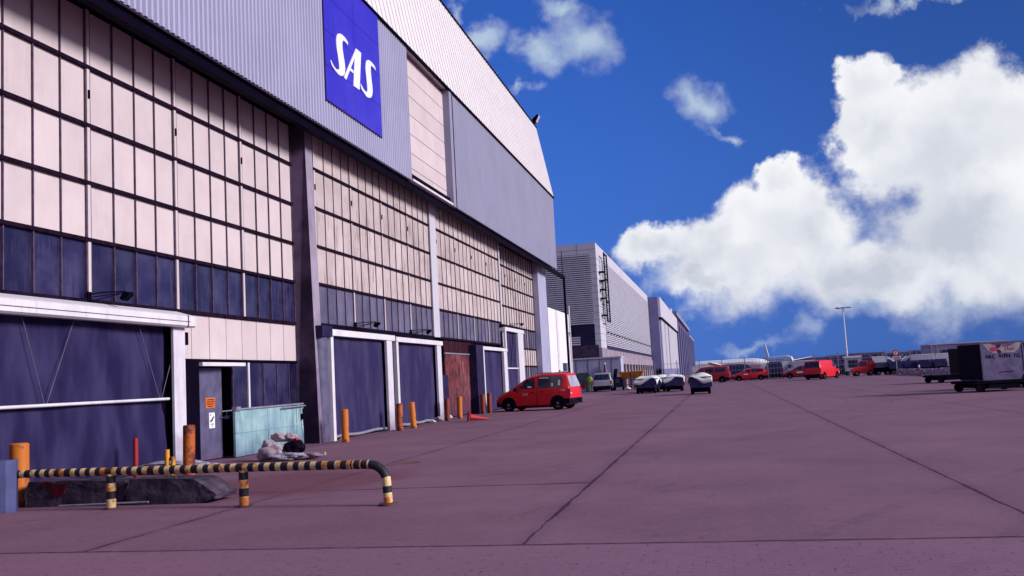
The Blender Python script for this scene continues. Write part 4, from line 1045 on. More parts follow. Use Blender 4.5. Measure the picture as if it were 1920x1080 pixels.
# silver SUV with its tail toward us
SUV = [(2.3, .35, .70, .76, .72, .78, .7), (2.15, .30, .86, .98, .84, .90, .8), (1.3, .28, 1.04, 1.12, .90, .94, .84), (.6, .28, 1.08, 1.68, .92, .96, .78), (0, .28, 1.1, 1.82, .92, .96, .78), (-1.9, .28, 1.12, 1.84, .92, .96, .78), (-2.15, .32, 1.12, 1.78, .91, .95, .78), (-2.28, .4, 1.1, 1.2, .9, .94, .86), (-2.32, .45, .95, 1.05, .88, .92, .88)]
suv, SB = make_car('off_roader', (-11.5, 95.5, 0), 93, SUV, silver, [[(1.0, 1.15), (.6, 1.55), (.1, 1.66), (.1, 1.15)], [(-.05, 1.15), (-.05, 1.68), (-1.9, 1.68), (-2.0, 1.2)]], (1.25, .6), ((1.16, 1.70), .08), (-1.35, 1.4), .38, 'silver off-roader seen from behind with wide dark rear window, beside the worker in lime', 'car', rearz=1.05, panel_gap=False)

# ------------------------------------------------------------------ vehicles beyond the fence
wv0, _b = make_car('delivery_van', (7.3, 136, 0), 185, [(x * 1.05, a, b, c * 1.1 if c > 1.3 else c, d_, e, f) for x, a, b, c, d_, e, f in VAN], white_car, VW, (1.75, 1.0), None, (-1.5, 1.5), .35,
                   'white delivery van beyond the fence, just right of the red estate car', 'van', 'parked vans beyond the fence', panel_gap=False)
for (x, y, r_, lab, mt) in ((-1.5, 137, 4, 'white van beyond the fence, above the roof of the dark red minibus', None), (2.6, 128, 2, 'navy van beyond the fence behind the left half of the red estate car', navy_car), (10.2, 131, 176, 'silver van beyond the fence, above the dark red hatchback', silver),
                          (21.0, 133, 5, 'white van beyond the fence behind the red tow tractor', None), (26.5, 139, 178, 'white van beyond the fence below the round red-rimmed sign', None), (31.5, 143, 3, 'white van beyond the fence right of the round sign', None),
                          (36.5, 141, 175, 'white van beyond the fence next to the tall grey block building', None), (14.6, 133, 5, 'navy van beyond the fence right behind the red cargo van', navy_car), (18.2, 128, 88, 'navy van beyond the fence, left of the red tow tractor', navy_car), (6.9, 125.5, 92, 'navy van beyond the fence right of the red estate car tail', navy_car)):
    c = copy_tree(wv0); c.location = (x, y, 0); c.rotation_euler.z = R(r_); c['label'] = lab
    if mt:
        for ch in [k_ for k_ in bpy.data.objects if k_.parent is c and k_.name.startswith('body')]:
            ch.data = ch.data.copy(); ch.data.materials[0] = mt
for i, (x, y) in enumerate(((18.6, 109), (20.2, 110), (21.6, 109.5), (23.3, 110), (25.6, 109))):
    t = empty('container_trailer', (x, y, 0), R([0, 4, -3, 2, 0][i]), ['low navy box trailer beyond the fence, first one right of the grey crate trailer', 'low navy box trailer beyond the fence under the round sign', 'low navy box trailer beyond the fence above the pale blocks', 'low navy box trailer beyond the fence, fourth from the round sign', 'low navy box trailer beyond the fence beside the Thai container'][i], 'trailer', 'navy box trailers along the fence')
    q = MB(); q.prism([(-.62, .62), (.62, .62), (.68, 1.0), (.5, 1.42), (-.5, 1.42), (-.68, 1.1)], -1.2, 1.2, 'y'); q.build('box', cart_blue, t)
    q = MB(); q.box(-.68, .68, -1.4, 1.4, .48, .6); q.build('frame', dark, t)
    for sx in (-1, 1):
        for sy in (-.8, .8): wheel(t, sx * .0 + sy, sx * .6, .22, sx, .14)

# ------------------------------------------------------------------ tow tractor and crate trailer
TT = empty('tow_tractor', (15.55, 110.6, 0), R(183), 'small red airport tow tractor with boxy cab left of the grey crate trailer', 'tractor')
q = MB(); q.prism([(1.15, .28), (1.2, .75), (1.0, .92), (.35, .98), (-1.2, .98), (-1.25, .3)], -.62, .62, 'y'); q.build('chassis', red_car, TT)
q = MB(); q.prism([(.45, .98), (.36, 1.66), (-.5, 1.70), (-.55, .98)], -.56, .56, 'y'); q.build('cab', red_car, TT)
q = MB(); q.prism([(.36, 1.06), (.30, 1.58), (-.38, 1.60), (-.42, 1.06)], .561, .575, 'y'); q.prism([(.36, 1.06), (.30, 1.58), (-.38, 1.60), (-.42, 1.06)], -.575, -.561, 'y'); q.box(.43, .46, -.5, .5, 1.1, 1.5); q.build('cab_window', car_glass, TT)
q = MB(); q.box(-1.2, -.62, -.55, .55, .98, 1.62); q.build('engine_hood', red_dk, TT)
for x in (-.75, .72):
    for s in (1, -1): wheel(TT, x, s * .60, .30, s, .2)
CT = empty('crate_trailer', (17.6, 109.6, 0), R(2), 'ribbed blue-grey crate on a black trailer hitched to the red tow tractor', 'trailer')
q = MB(); q.box(-.85, .75, -.9, .9, .86, 1.36)
for i in range(9): q.box(-.85 + i * .19, -.80 + i * .19, -.93, -.9, .86, 1.38)
q.build('crate', grey_steel, CT)
q = MB(); q.box(-.95, .95, -1, 1, .5, .84); q.box(-.9, .9, -.9, .9, .3, .5); q.build('trailer_frame', dark, CT)
for x in (-.7, .8):
    for s in (1, -1): wheel(CT, x, s * .85, .24, s, .18)
q = MB(); q.box(.95, 2.1, -.05, .05, .42, .5); q.box(1.6, 1.68, -.5, .5, .4, .62); q.build('drawbar', rust_pole, CT)
FT = empty('flatbed_trailer', (16.6, 119, 0), R(0), 'empty low flatbed trailer on the apron left of the red tow tractor', 'trailer')
q = MB(); q.box(-1.9, -.4, -.7, .7, .4, .5); q.build('deck', dark, FT)
for x in (-1.6, -.7): wheel(FT, x, -.6, .2, -1, .14); wheel(FT, x, .6, .2, 1, .14)

# ------------------------------------------------------------------ covered baggage carts
def cart(x, y, rz, label, seed, W=1.5, L=2.9):
    rnd = random.Random(seed)
    t = empty('baggage_cart', (x, y, 0), R(rz), label, 'cart', 'dark blue carts under white tarpaulins')
    w0, w1 = W / 2 * .88, W / 2
    q = MB()
    q.add([(-w0, -L / 2, .44), (w0, -L / 2, .44), (w1, -L / 2 - .03, 1.16), (-w1, -L / 2 - .03, 1.16), (-w0, L / 2, .44), (w0, L / 2, .44), (w1, L / 2 + .03, 1.16), (-w1, L / 2 + .03, 1.16)],
          [(0, 1, 2, 3), (5, 4, 7, 6), (1, 5, 6, 2), (4, 0, 3, 7), (0, 4, 5, 1), (3, 2, 6, 7)])
    for i in range(5): q.box(w0 + .0, w1 + .012, -L / 2 + .2 + i * .6, -L / 2 + .25 + i * .6, .46, 1.15)
    q.build('tub', cart_blue, t)
    q = MB(); q.box(-w0 + .02, w0 - .02, -L / 2 + .05, L / 2 - .05, .30, .435); q.box(-.6, .6, -L / 2 + .12, L / 2 - .2, .14, .30); q.build('frame', dark, t)
    q = MB(); q.tube([(0, -L / 2, .4), (0, -L / 2 - .35, .35), (0, -L / 2 - .4, .6)], .03, 6); q.build('drawbar', dark, t)
    for sx in (-1, 1):
        for sy in (-L / 2 + .45, L / 2 - .45):
            o_ = wheel(t, sy, sx * (w0 - .1), .26, sx, .18)
            o_.rotation_euler.z = R(90); 
    # draped tarpaulin
    ph = [rnd.uniform(0, 6) for _ in range(6)]
    def fn(u, v):
        a, b_ = (u - .5) * 2, (v - .5) * 2
        hump = .13 * (1 - abs(a) ** 2) + .07 * math.sin(b_ * 4 + ph[0]) + .04 * math.sin(a * 4 + ph[1])
        ex = 1.0; z = 1.2 + hump
        X_ = a * w1 * 1.04; Y_ = b_ * (L / 2 + .05) * 1.02
        if abs(a) > .72:
            k = (abs(a) - .72) / .28; X_ = math.copysign(w1 * (.9 + .16 * min(1, k * 1.5)), a); z = 1.26 - k * (.40 + .20 * math.sin(b_ * 3 + ph[2])) + .02 * math.sin(b_ * 9 + ph[3])
        if abs(b_) > .8:
            k = (abs(b_) - .8) / .2; Y_ = math.copysign((L / 2 + .05) * (.94 + .08 * min(1, k * 1.5)), b_); z = min(z, 1.28 - k * (.34 + .24 * math.sin(a * 2.6 + ph[4]))) + .015 * math.sin(a * 9 + ph[5])
        return (X_, Y_, z)
    q = MB(); q.grid(fn, 34, 34); o_ = q.build('tarpaulin', tarp_w, t, smooth=True, angle=75)
    so = o_.modifiers.new('thickness', 'SOLIDIFY'); so.thickness = .02
    return t
cart(-5.6, 75.6, -4, 'dark blue baggage cart with white tarpaulin, leftmost and widest of the covered carts', 1, 1.75)
cart(-5.1, 80.5, -4, 'dark blue covered baggage cart hitched behind the leftmost one, mostly hidden', 2, 1.6)
cart(-3.62, 78.4, 0, 'dark blue baggage cart with rumpled white tarpaulin, middle of the covered carts', 3, 1.5)
cart(-1.30, 65.5, 0, 'dark blue baggage cart with long white tarpaulin flaps, nearest and rightmost covered cart', 4, 1.5)

# yellow trough on legs
YT = empty('yellow_hopper', (-8.7, 96, 0), 0, 'yellow double hopper trough on thin rusty legs between the silver off-roader and the carts', 'hopper')
q = MB()
for cx, w_ in ((-.62, .62), (.62, .62)):
    q.add([(cx - w_, -.5, 1.78), (cx + w_, -.5, 1.78), (cx + w_, .5, 1.78), (cx - w_, .5, 1.78), (cx - .28, -.25, 1.1), (cx + .28, -.25, 1.1), (cx + .28, .25, 1.1), (cx - .28, .25, 1.1)],
          [(0, 1, 5, 4), (1, 2, 6, 5), (2, 3, 7, 6), (3, 0, 4, 7), (4, 5, 6, 7)])
q.box(-1.3, 1.3, -.55, .55, 1.76, 1.86)
q.build('trough', yellow_m, YT)
for x in (-.75, -.1, .2, .85):
    q = MB(); q.box(x - .05, x + .05, -.4, -.3, 0, 1.75); q.box(x - .05, x + .05, .3, .4, 0, 1.75); q.build('leg', rust_pole, YT)
q = MB(); q.box(-.8, .9, -.38, -.32, .5, .56); q.build('brace', rust_pole, YT)
lump('bundle', (-7.9, 94.8, .25), (.25, .2, .22), tarp_w, 'white rounded bundle on the ground under the yellow hopper', 'bundle', None, 31)
lump('bundle', (-9.0, 94.6, .15), (.3, .2, .14), tarp_w, 'small pale scrap pile below the left half of the yellow hopper', 'bundle', None, 32, amp=.3)
# dark blue loader with slanting boom
BL = empty('belt_loader', (-10.15, 97.2, 0), R(90), 'dark blue loader with raised slanting boom between off-roader and yellow hopper', 'loader')
q = MB(); q.box(-1.1, .9, -.55, .45, .3, 1.35); q.build('chassis', navy_car, BL)
q = MB(); q.prism([(-.85, 1.25), (.5, 2.0), (.5, 2.2), (-.9, 1.5)], .1, .45, 'y'); q.build('boom', dark, BL)
for x in (-.7, .6):
    for s in (1, -1): wheel(BL, x, s * .5, .26, s, .2)
q = MB(); q.box(-1.12, -1.1, -.2, .2, .75, 1.15); q.build('panel', grey_steel, BL)

# red and white pump unit beside the worker
PU = empty('pump_unit', (-13.75, 95.6, 0), 0, 'small red and white wheeled pump unit with black pole left of the worker', 'equipment')
q = MB(); q.box(-.3, .3, -.3, .3, .3, .95); q.build('housing', red_car, PU)
q = MB(); q.box(-.4, .4, -.4, .4, .05, .32); q.build('tray', tarp_w, PU)
q = MB(); q.tube([(-.45, 0, 0), (-.45, 0, 1.75)], .09, 8); q.build('mast', dark, PU)

# ------------------------------------------------------------------ worker
def person(loc, rz):
    me = bpy.data.meshes.new('person')
    J = {'pel': (0, 0, .95, .15, .12), 'bel': (0, 0, 1.12, .145, .11), 'che': (0, -.01, 1.33, .17, .12), 'nek': (0, -.02, 1.50, .06, .06), 'hea': (0, -.05, 1.60, .08, .095), 'top': (0, -.04, 1.70, .075, .085),
         'hl': (-.10, 0, .88, .10, .10), 'kl': (-.12, -.03, .50, .07, .07), 'al': (-.13, .03, .10, .05, .05), 'tl': (-.14, -.12, .04, .045, .04),
         'hr': (.10, 0, .88, .10, .10), 'kr': (.13, -.01, .50, .07, .07), 'ar': (.15, .03, .10, .05, .05), 'tr': (.16, -.12, .04, .045, .04),
         'sl': (-.19, 0, 1.40, .065, .065), 'el': (-.26, .02, 1.13, .05, .05), 'wl': (-.22, -.14, .93, .035, .035), 'fl': (-.2, -.2, .87, .03, .02),
         'sr': (.19, 0, 1.40, .065, .065), 'er': (.26, .0, 1.13, .05, .05), 'wr': (.20, -.18, .98, .035, .035), 'fr': (.17, -.25, .95, .03, .02)}
    K = list(J); E_ = [('pel', 'bel'), ('bel', 'che'), ('che', 'nek'), ('nek', 'hea'), ('hea', 'top'), ('pel', 'hl'), ('hl', 'kl'), ('kl', 'al'), ('al', 'tl'), ('pel', 'hr'), ('hr', 'kr'), ('kr', 'ar'), ('ar', 'tr'),
                       ('che', 'sl'), ('sl', 'el'), ('el', 'wl'), ('wl', 'fl'), ('che', 'sr'), ('sr', 'er'), ('er', 'wr'), ('wr', 'fr')]
    me.from_pydata([J[k][:3] for k in K], [(K.index(a), K.index(b)) for a, b in E_], [])
    o = bpy.data.objects.new('tmp', me); col.objects.link(o)
    o.modifiers.new('s', 'SKIN'); sv = me.skin_vertices[0].data
    for i, k in enumerate(K): sv[i].radius = J[k][3:]
    sv[0].use_root = True
    m2 = o.modifiers.new('ss', 'SUBSURF'); m2.levels = 2; m2.render_levels = 2
    bpy.context.view_layer.update()
    nm = bpy.data.meshes.new_from_object(o.evaluated_get(bpy.context.evaluated_depsgraph_get()))
    bpy.data.objects.remove(o)
    nm.materials.clear()
    for m in (skin_m, hiviz, dark, M('reflective_tape', (.7, .7, .7), .4)): nm.materials.append(m)
    for p_ in nm.polygons:
        z = p_.center.z; x = abs(p_.center.x); y = p_.center.y
        p_.use_smooth = True
        mi = 1
        if z > 1.49 or (y < -.16 and .8 < z < 1.05): mi = 0
        if z < .14: mi = 2
        if .30 < z < .36 or 1.06 < z < 1.11: mi = 3
        p_.material_index = mi
    b = bpy.data.objects.new('person', nm); col.objects.link(b); b.location = loc; b.rotation_euler.z = rz
    tag(b, 'worker in lime high-visibility jacket and trousers standing beside the silver off-roader', 'person')
    h = MB(); n = 14
    h.grid(lambda u, v: (math.cos(u * 2 * math.pi) * .10 * math.cos(v * math.pi / 2), -.045 + math.sin(u * 2 * math.pi) * .115 * math.cos(v * math.pi / 2), 1.66 + .11 * math.sin(v * math.pi / 2)), n, 5)
    h.build('cap', dark, b, smooth=True)
    return b
person((-13.05, 96.6, 0), R(170))

# ------------------------------------------------------------------ containers on dollies (right)
def uld(loc, rz, label, mark):
    t = empty('cargo_container', (loc[0], loc[1], .50), R(rz), label, 'container')
    w_, l_, h_ = 1.86, 2.0, 1.62
    # front (-y) is the aluminium face, left (-x) is the dark curtain face
    q = MB(); q.prism([(-w_ / 2, 0), (w_ / 2 - .22, 0), (w_ / 2, .35), (w_ / 2, h_), (-w_ / 2, h_)], -l_ / 2, l_ / 2, 'y'); q.build('shell', alu, t)
    q = MB(); q.box(-w_ / 2 - .03, -w_ / 2 - .004, -l_ / 2 + .05, l_ / 2 - .05, .03, h_ - .06); q.build('curtain', black_bag if not mark else M('black_curtain', (.012, .008, .028), .7, ns=3, namt=.4), t)
    q = MB()
    for a, b_, c, d_ in ((-w_ / 2 - .02, -w_ / 2 + .04, 0, h_), (w_ / 2 - .05, w_ / 2 + .01, .35, h_)): q.box(a, b_, -l_ / 2 - .02, -l_ / 2 + .03, c, d_)
    q.box(-w_ / 2, w_ / 2, -l_ / 2 - .018, -l_ / 2 + .02, h_ - .04, h_ + .02); q.box(-w_ / 2, w_ / 2 - .22, -l_ / 2 - .018, -l_ / 2 + .02, -.01, .05)
    q.build('edge_frame', grey_steel, t)
    if mark:
        y = -l_ / 2 - .004
        def pl(poly, m, name, dy=0):
            q = MB(); q.prism(poly, y - .004 - dy, y - dy, 'y'); q.build(name, m, t)
        pl([(-.85, 1.56), (-.5, 1.56), (-.25, 1.42), (.35, 1.42), (.62, 1.56), (.88, 1.56), (.70, 1.26), (.5, 1.14), (-.4, 1.14), (-.62, 1.28)], thai_cream, 'print_band')
        def el_(cx, cz, rx, rz_, a=0):
            return [(cx + rx * math.cos(k) * math.cos(a) - rz_ * math.sin(k) * math.sin(a), cz + rx * math.cos(k) * math.sin(a) + rz_ * math.sin(k) * math.cos(a)) for k in [2 * math.pi * i / 18 for i in range(18)]]
        pl(el_(-.38, 1.32, .17, .10), thai_pink, 'logo_petal', .005); pl(el_(-.16, 1.43, .11, .07, .6), thai_dark, 'logo_petal', .007); pl(el_(-.14, 1.21, .11, .07, -.6), thai_dark, 'logo_petal', .007)
        M4 = Matrix.Translation((.30, y - .008, 1.32)) @ Matrix.Rotation(R(90), 4, 'X')
        text_mesh('lettering', 'Thai', .26, thai_pink, t, M4)
        M4 = Matrix.Translation((.0, y - .003, 1.0)) @ Matrix.Rotation(R(90), 4, 'X')
        text_mesh('lettering', 'AKC  91PH  TG', .23, ink, t, M4)
        pl([(-.3, .30), (.45, .32), (.45, .36), (-.1, .35)], thai_dark, 'scuff')
    return t
def dolly(loc, rz, label, L=2.5, W=2.1):
    t = empty('container_dolly', loc, R(rz), label, 'dolly', 'low black container dollies')
    q = MB(); q.box(-L / 2, L / 2, -W / 2, W / 2, .36, .49); q.box(-L / 2 + .2, L / 2 - .2, -W / 2 + .3, W / 2 - .3, .24, .36); q.box(-L / 2 + .55, L / 2 - .75, -W / 2 - .05, W / 2, .16, .32); q.build('deck', dark, t)
    for sx in (-L / 2 + .28, L / 2 - .35):
        for s in (-1, 1):
            wheel(t, sx, s * (W / 2 - .12), .20, s, .15, rim=blk_plastic)
    q = MB()
    for i in range(6): q.tube([(-L / 2 + .2 + i * .4, -W / 2 + .05, .46), (-L / 2 + .2 + i * .4, W / 2 - .05, .46)], .03, 6)
    q.tube([(L / 2, 0, .3), (L / 2 + .8, 0, .25)], .035, 6)
    q.build('roller_frame', grey_steel, t)
    return t
uld((11.72, 45.1), 14, 'aluminium airline container marked Thai with dark curtained side, on a dolly', True)
dolly((11.72, 45.1, 0), 14, 'low black dolly under the container marked Thai', 2.7)
uld((14.45, 48.4), 15, 'battered grey container cut by the right edge of the view', False)
dolly((14.45, 48.4, 0), 15, 'low black dolly under the container at the right edge', 2.7)
uld((15.5, 64.0), 12, 'tall grey container standing behind the left side of the Thai container', False)
dolly((14.95, 64.0, 0), 12, 'low black dolly sticking out left behind the Thai container', 4.2)

# ------------------------------------------------------------------ concrete blocks along the apron edge
ORD = ['nearest', 'second nearest', 'third nearest', 'fourth nearest', 'fifth', 'sixth', 'seventh', 'eighth', 'farthest']
for i in range(9):
    y = 84 + i * 2.55
    c2 = [(-.45, 0), (.45, 0), (.38, .42), (.15, .62), (-.2, .60), (-.4, .35)]
    o = rough_block(c2, -1.1, 1.1, conc_block, 'barrier_block', 'rough pale concrete block, %s in the row between apron and fence' % ORD[i], 'concrete block', 'rough concrete blocks along the apron edge', 50 + i, .05)
    o.location = (18.6 + random.uniform(-.15, .15), y, 0); o.rotation_euler.z = R(random.uniform(-5, 5))
    if i % 3 == 1:
        o2 = rough_block([(-.4, 0), (.4, 0), (.3, .4), (-.3, .45)], -.7, .7, conc_block, 'barrier_block', 'smaller concrete block lying behind the %s block of the row' % ORD[i], 'concrete block', 'rough concrete blocks along the apron edge', 90 + i, .06)
        o2.location = (19.8, y + .4, 0)
q = MB(); q.tube([(0, 0, 0), (0, 0, .95)], .09, 12); o = q.build('marker_cone', lamp_clear); o.location = (19.3, 99.6, 0.0)
tag(o, 'white marker tube with red bands standing among the pale concrete blocks', 'marker')
for z in (.2, .55):
    q = MB(); q.tube([(0, 0, z), (0, 0, z + .18)], .095, 12); q.build('red_band', lamp_red, o)

# ------------------------------------------------------------------ low white building behind the steel post
WBd = empty('low_building', (-14.6, 75.8, 0), 0, 'low plain white building between hangar end and louvred hall', 'building')
q = MB(); q.prism([(-12.62, 0), (-12.62, 7.1), (-14.5, 7.25), (-25, 7.25), (-25, 0)], 71.6, 80.0, 'y'); o = q.build('wall', white_wall, WBd); o.location = -WBd.location
q = MB(); q.box(-12.63, -12.58, 77.4, 79.6, 2.0, 2.75); o = q.build('window', car_glass, WBd); o.location = -WBd.location
q = MB(); q.box(-12.6, -12.56, 77.3, 77.4, 1.95, 2.8); q.box(-12.6, -12.56, 78.45, 78.55, 1.95, 2.8); q.box(-12.6, -12.56, 77.3, 79.7, 2.75, 2.8); fr_ = q.build('window_frame', frame_m, WBd); fr_.location = -WBd.location
q = MB(); q.box(-12.75, -12.4, 80.02, 80.6, 0, 7.0); o = q.build('corner_post', white_paint, WBd); o.location = -WBd.location
q = MB(); q.box(-12.4, -11.9, 80.1, 80.4, 5.3, 5.45); o = q.build('lamp_arm', dark, WBd); o.location = -WBd.location

# ------------------------------------------------------------------ louvred hall
LH = empty('louvred_hall', (-30, 140, 0), 0, 'tall hall clad in fine horizontal louvres with a white cap band', 'hall')
def lp(mb, name, m, par=None, **k):
    o = mb.build(name, m, par or LH, **k)
    if par is None: o.location = -LH.location
    return o
XH = -12.4; YH = 103.0; YE = 181.0
q = MB(); q.box(-55, XH - .12, YH + .12, YE, 0, 16.0); lp(q, 'core_wall', M('recess_behind_louvre', (.045, .035, .10), .7, ns=.4, namt=.2))
q = MB(); q.box(-55, XH, YH, YE, 15.1, 16.3); q.box(XH - .62, XH, YH, YH + 5.2, 4.6, 15.098); lp(q, 'cap_band', pale_white)
q = MB()
for i in range(14): q.box(XH - .61, XH + .015, YH - .012, YH + 5.15, 4.7 + i * .76, 4.73 + i * .76)
for i in range(8): q.box(-14.5 - i * 5, -14.46 - i * 5, YH - .012, YH, 15.12, 16.28)
q.box(-55, XH, YH - .012, YH, 15.6, 15.63)
lp(q, 'panel_joint', M('cladding_joint', (.32, .29, .38), .6))
q = MB(); z = 7.3
while z < 15.0:
    q.prism([(YH + .10, z), (YH - .06, z + .02), (YH - .06, z + .13), (YH + .10, z + .18)], -55, XH - .64, 'x'); z += .23
lp(q, 'louvre', louv)
q = MB(); z = 5.0
while z < 15.0:
    q.prism([(XH - .12, z), (XH + .05, z + .02), (XH + .05, z + .13), (XH - .12, z + .18)], YH + 5.3, YE, 'y'); z += .23
lp(q, 'louvre', louv)
q = MB()
for i in range(22): q.box(XH + .05, XH + .22, YH + 6 + i * 3.3, YH + 6.9 + i * 3.3, 6.45, 6.62)
lp(q, 'bracket', dark)
q = MB(); q.box(-55, XH - .7, YH - .02, YH + .2, 5.0, 7.25); lp(q, 'dark_opening', M('dark_navy_opening', (.026, .020, .07), .7, ns=.6, namt=.5))
q = MB()
for z in (5.05, 5.3, 5.55, 5.8): q.box(-55, -14.7, YH - .1, YH - .03, z, z + .15)
lp(q, 'louvre', louv)
q = MB(); q.box(-55, XH - .3, YH - .03, YH + .3, 0, 4.98); lp(q, 'lower_wall', conc_dark)
q = MB(); q.box(XH - .3, XH + .04, YH - .04, YE, 0, 4.55)
for i in range(20): q.box(XH + .04, XH + .07, YH + i * 3.9, YH + .12 + i * 3.9, 3.4, 4.5)
lp(q, 'lower_wall', conc_wall)
# small roof lamps
for y in (118, 152):
    q = MB(); q.box(XH - .3, XH + .1, y, y + .3, 16.3, 16.75); lp(q, 'roof_lamp', galv)
LD = empty('ladder_frame', (-12.1, 106.5, 7.6), 0, 'black steel cage ladder hung on the white corner of the louvred hall', 'ladder')
q = MB()
for y in (-2.6, 1.8, 2.6 - .1):
    pass
for x, y in ((.25, -.7), (.25, 2.0)): q.box(x - .07, x + .07, y - .09, y + .09, 0, 7.9)
for z in (0.1, 2.3, 4.9, 7.75): q.box(.18, .32, -.7, 2.0, z - .08, z + .08)
q.build('frame', dark, LD)
q = MB()
for z in (.7, 2.6, 3.6, 4.6, 5.6): q.box(-.3, .3, -1.9, -.6, z - .05, z + .06)
q.box(-.05, .05, -1.9, -1.8, .2, 4.6)
q.build('bracket', dark, LD)
q = MB()
for i in range(24): q.box(.2, .26, -.7, 2.0, .4 + i * .3, .43 + i * .3)
q.build('rung', dark, LD)

# annex hoarding and the pillared gallery
AN = empty('annex', (-14, 101, 0), 0, 'low lilac annex wall with blotchy painted surface in front of the louvred hall', 'building')
q = MB(); q.box(-22, -10.0, 99.0, 101.8, 0, 3.38); o = q.build('wall', graffiti, AN); o.location = -AN.location
q = MB(); q.box(-22.1, -9.92, 98.92, 101.88, 3.38, 3.52); o = q.build('roof_edge', pale_white, AN); o.location = -AN.location
q = MB(); q.box(-14.6, -13.45, 98.95, 99.0, 0, 1.98); o = q.build('door', dull_green, AN); o.location = -AN.location
q = MB()
for i in range(9): q.box(-21 + i * 1.25, -20.96 + i * 1.25, 98.98, 99.0, 0, 3.37)
o = q.build('panel_joint', frame_m, AN); o.location = -AN.location
PS = empty('furled_parasol', (-11.68, 98.8, 1.75), 0, 'furled red white and blue parasol against the annex wall above the off-roader', 'parasol')
q = MB(); q.tube([(0, 0, 0), (0, 0, 1.0)], [.2, .06], 10); q.build('canopy', red_dk, PS, smooth=True)
q = MB(); q.tube([(.1, -.1, 0), (.03, -.03, .98)], [.12, .04], 10); q.build('canopy', blue_cloth, PS, smooth=True)
q = MB(); q.tube([(0, 0, 1.0), (0, 0, 1.16)], [.09, .05], 10); q.build('tip', letter_w, PS)
q = MB(); q.tube([(0, 0, -1.75), (0, 0, .02)], .03, 8); q.build('pole', galv, PS)
GA = empty('pillared_gallery', (-11, 126, 0), 0, 'low pale gallery with a row of dark arched gaps along the louvred hall', 'building')
q = MB(); q.box(-12.3, -10.1, 102.0, 150.0, 2.7, 3.5); o = q.build('parapet', conc_wall, GA); o.location = -GA.location
q = MB(); q.box(-12.3, -10.9, 102.0, 150.0, 0, 2.7); o = q.build('back_wall', conc_dark, GA); o.location = -GA.location
for i in range(13):
    y = 102 + i * 3.9
    q = MB(); q.prism([(y, 0), (y + 1.5, 0), (y + 1.5, 1.9), (y + .9, 2.15), (y + .9, 2.7), (y - .0, 2.7)], -10.9, -10.15, 'x'); o = q.build('pillar', conc_wall, GA); o.location = -GA.location

# ------------------------------------------------------------------ second hangar
H3 = empty('second_hangar', (-30, 220, 0), 0, 'second pale hangar with tall grey door leaves beyond the louvred hall', 'hangar')
def h3(mb, name, m):
    o = mb.build(name, m, H3); o.location = -H3.location; return o
q = MB(); q.box(-60, -10.54, 181.2, 257, 0, 16.0); h3(q, 'wall', shade_wall)
q = MB(); q.prism([(181.3, 12.1), (257, 12.1), (257, 15.7), (181.3, 16.0)], -10.54, -10.1, 'x'); h3(q, 'fascia', pale_white)
q = MB(); q.box(-10.54, -9.9, 181.3, 257, 11.9, 12.08); h3(q, 'guide_beam', dark)
for a, b_ in ((184.5, 196), (197.5, 209), (212, 255)):
    q = MB(); q.box(-10.52, -10.3, a, b_, .2, 11.9); h3(q, 'door_leaf', grey_door)
q = MB(); q.box(-10.52, -10.28, 183, 256.5, 0, 2.2); h3(q, 'door_base', shade_wall)
q = MB(); q.box(-11.6, -10.7, 181.1, 181.2, 0, 2.3); h3(q, 'doorway', void_m)
q = MB(); q.box(-14, -11.2, 226, 232, 16.0, 17.2); q.box(-13, -12.2, 228, 229, 17.2, 19.3); q.box(-13.4, -11.4, 228, 229, 18.8, 19.1); h3(q, 'roof_vent', galv)
q = MB(); q.box(-16, -11.2, 248, 256, 16.0, 18.2); h3(q, 'roof_vent', pale_white)
H4 = empty('dark_hangar', (-30, 350, 0), 0, 'dark purple ribbed hangar farthest along the row', 'hangar')
q = MB(); q.box(-60, -10.9, 262, 380, 0, 17.0); q.box(-60, -10.9, 380, 460, 0, 15.2); o = q.build('wall', purple_hall, H4); o.location = -H4.location
for i in range(12):
    q = MB(); q.box(-10.9, -10.3, 266 + i * 15.5, 269.5 + i * 15.5, 0, 14.9); o = q.build('rib', shade_wall, H4); o.location = -H4.location
q = MB(); q.box(-60, -10.2, 261.5, 380, 17.0, 18.1); q.box(-60, -10.5, 380.2, 460.5, 15.2, 16.0); o = q.build('roof_edge', lilac_far, H4); o.location = -H4.location
for i, (y, z) in enumerate(((300, 18.1), (342, 18.1), (430, 16.0))):
    q = MB(); q.box(-12, -11.2, y, y + 3, z, z + 2.2); o = q.build('roof_vent', galv, H4); o.location = -H4.location

# ------------------------------------------------------------------ fence, poles, signs
FN = empty('mesh_fence', (10, 122, 0), 0, 'long wire mesh fence on thin grey posts across the far edge of the apron', 'fence')
fy = 122.0
q = MB()
for i in range(5): q.box(-8, 34, fy - .012, fy + .012, .1 + i * .62, .135 + i * .62)
k = -8.0
while k < 34: q.box(k - .01, k + .01, fy - .01, fy + .01, .1, 2.6); k += .42
o = q.build('mesh_panel', galv, FN); o.location = -FN.location
k = -8.0
while k < 34.1:
    q = MB(); q.box(k - .05, k + .05, fy - .05, fy + .05, 0, 2.95); o = q.build('fence_post', galv, FN); o.location = -FN.location; k += 2.8
RS = empty('round_sign', (18.15, 104.8, 0), 0, 'round red-rimmed prohibition sign with a small notice below, on a fence-side pole', 'sign')
q = MB(); q.tube([(0, 0, 0), (0, 0, 2.6)], .04, 8); q.build('pole', galv, RS)
def disc(r, y0, y1, z, n=24): q = MB(); q.tube([(0, y0, z), (0, y1, z)], r, n); return q
disc(.34, -.07, -.045, 2.28).build('rim', lamp_red, RS); disc(.22, -.08, -.071, 2.28).build('face', letter_w, RS)
q = MB(); q.prism([(-.05, 2.12), (.02, 2.12), (.07, 2.44), (0, 2.44)], -.09, -.081, 'y'); q.build('symbol', lamp_red, RS)
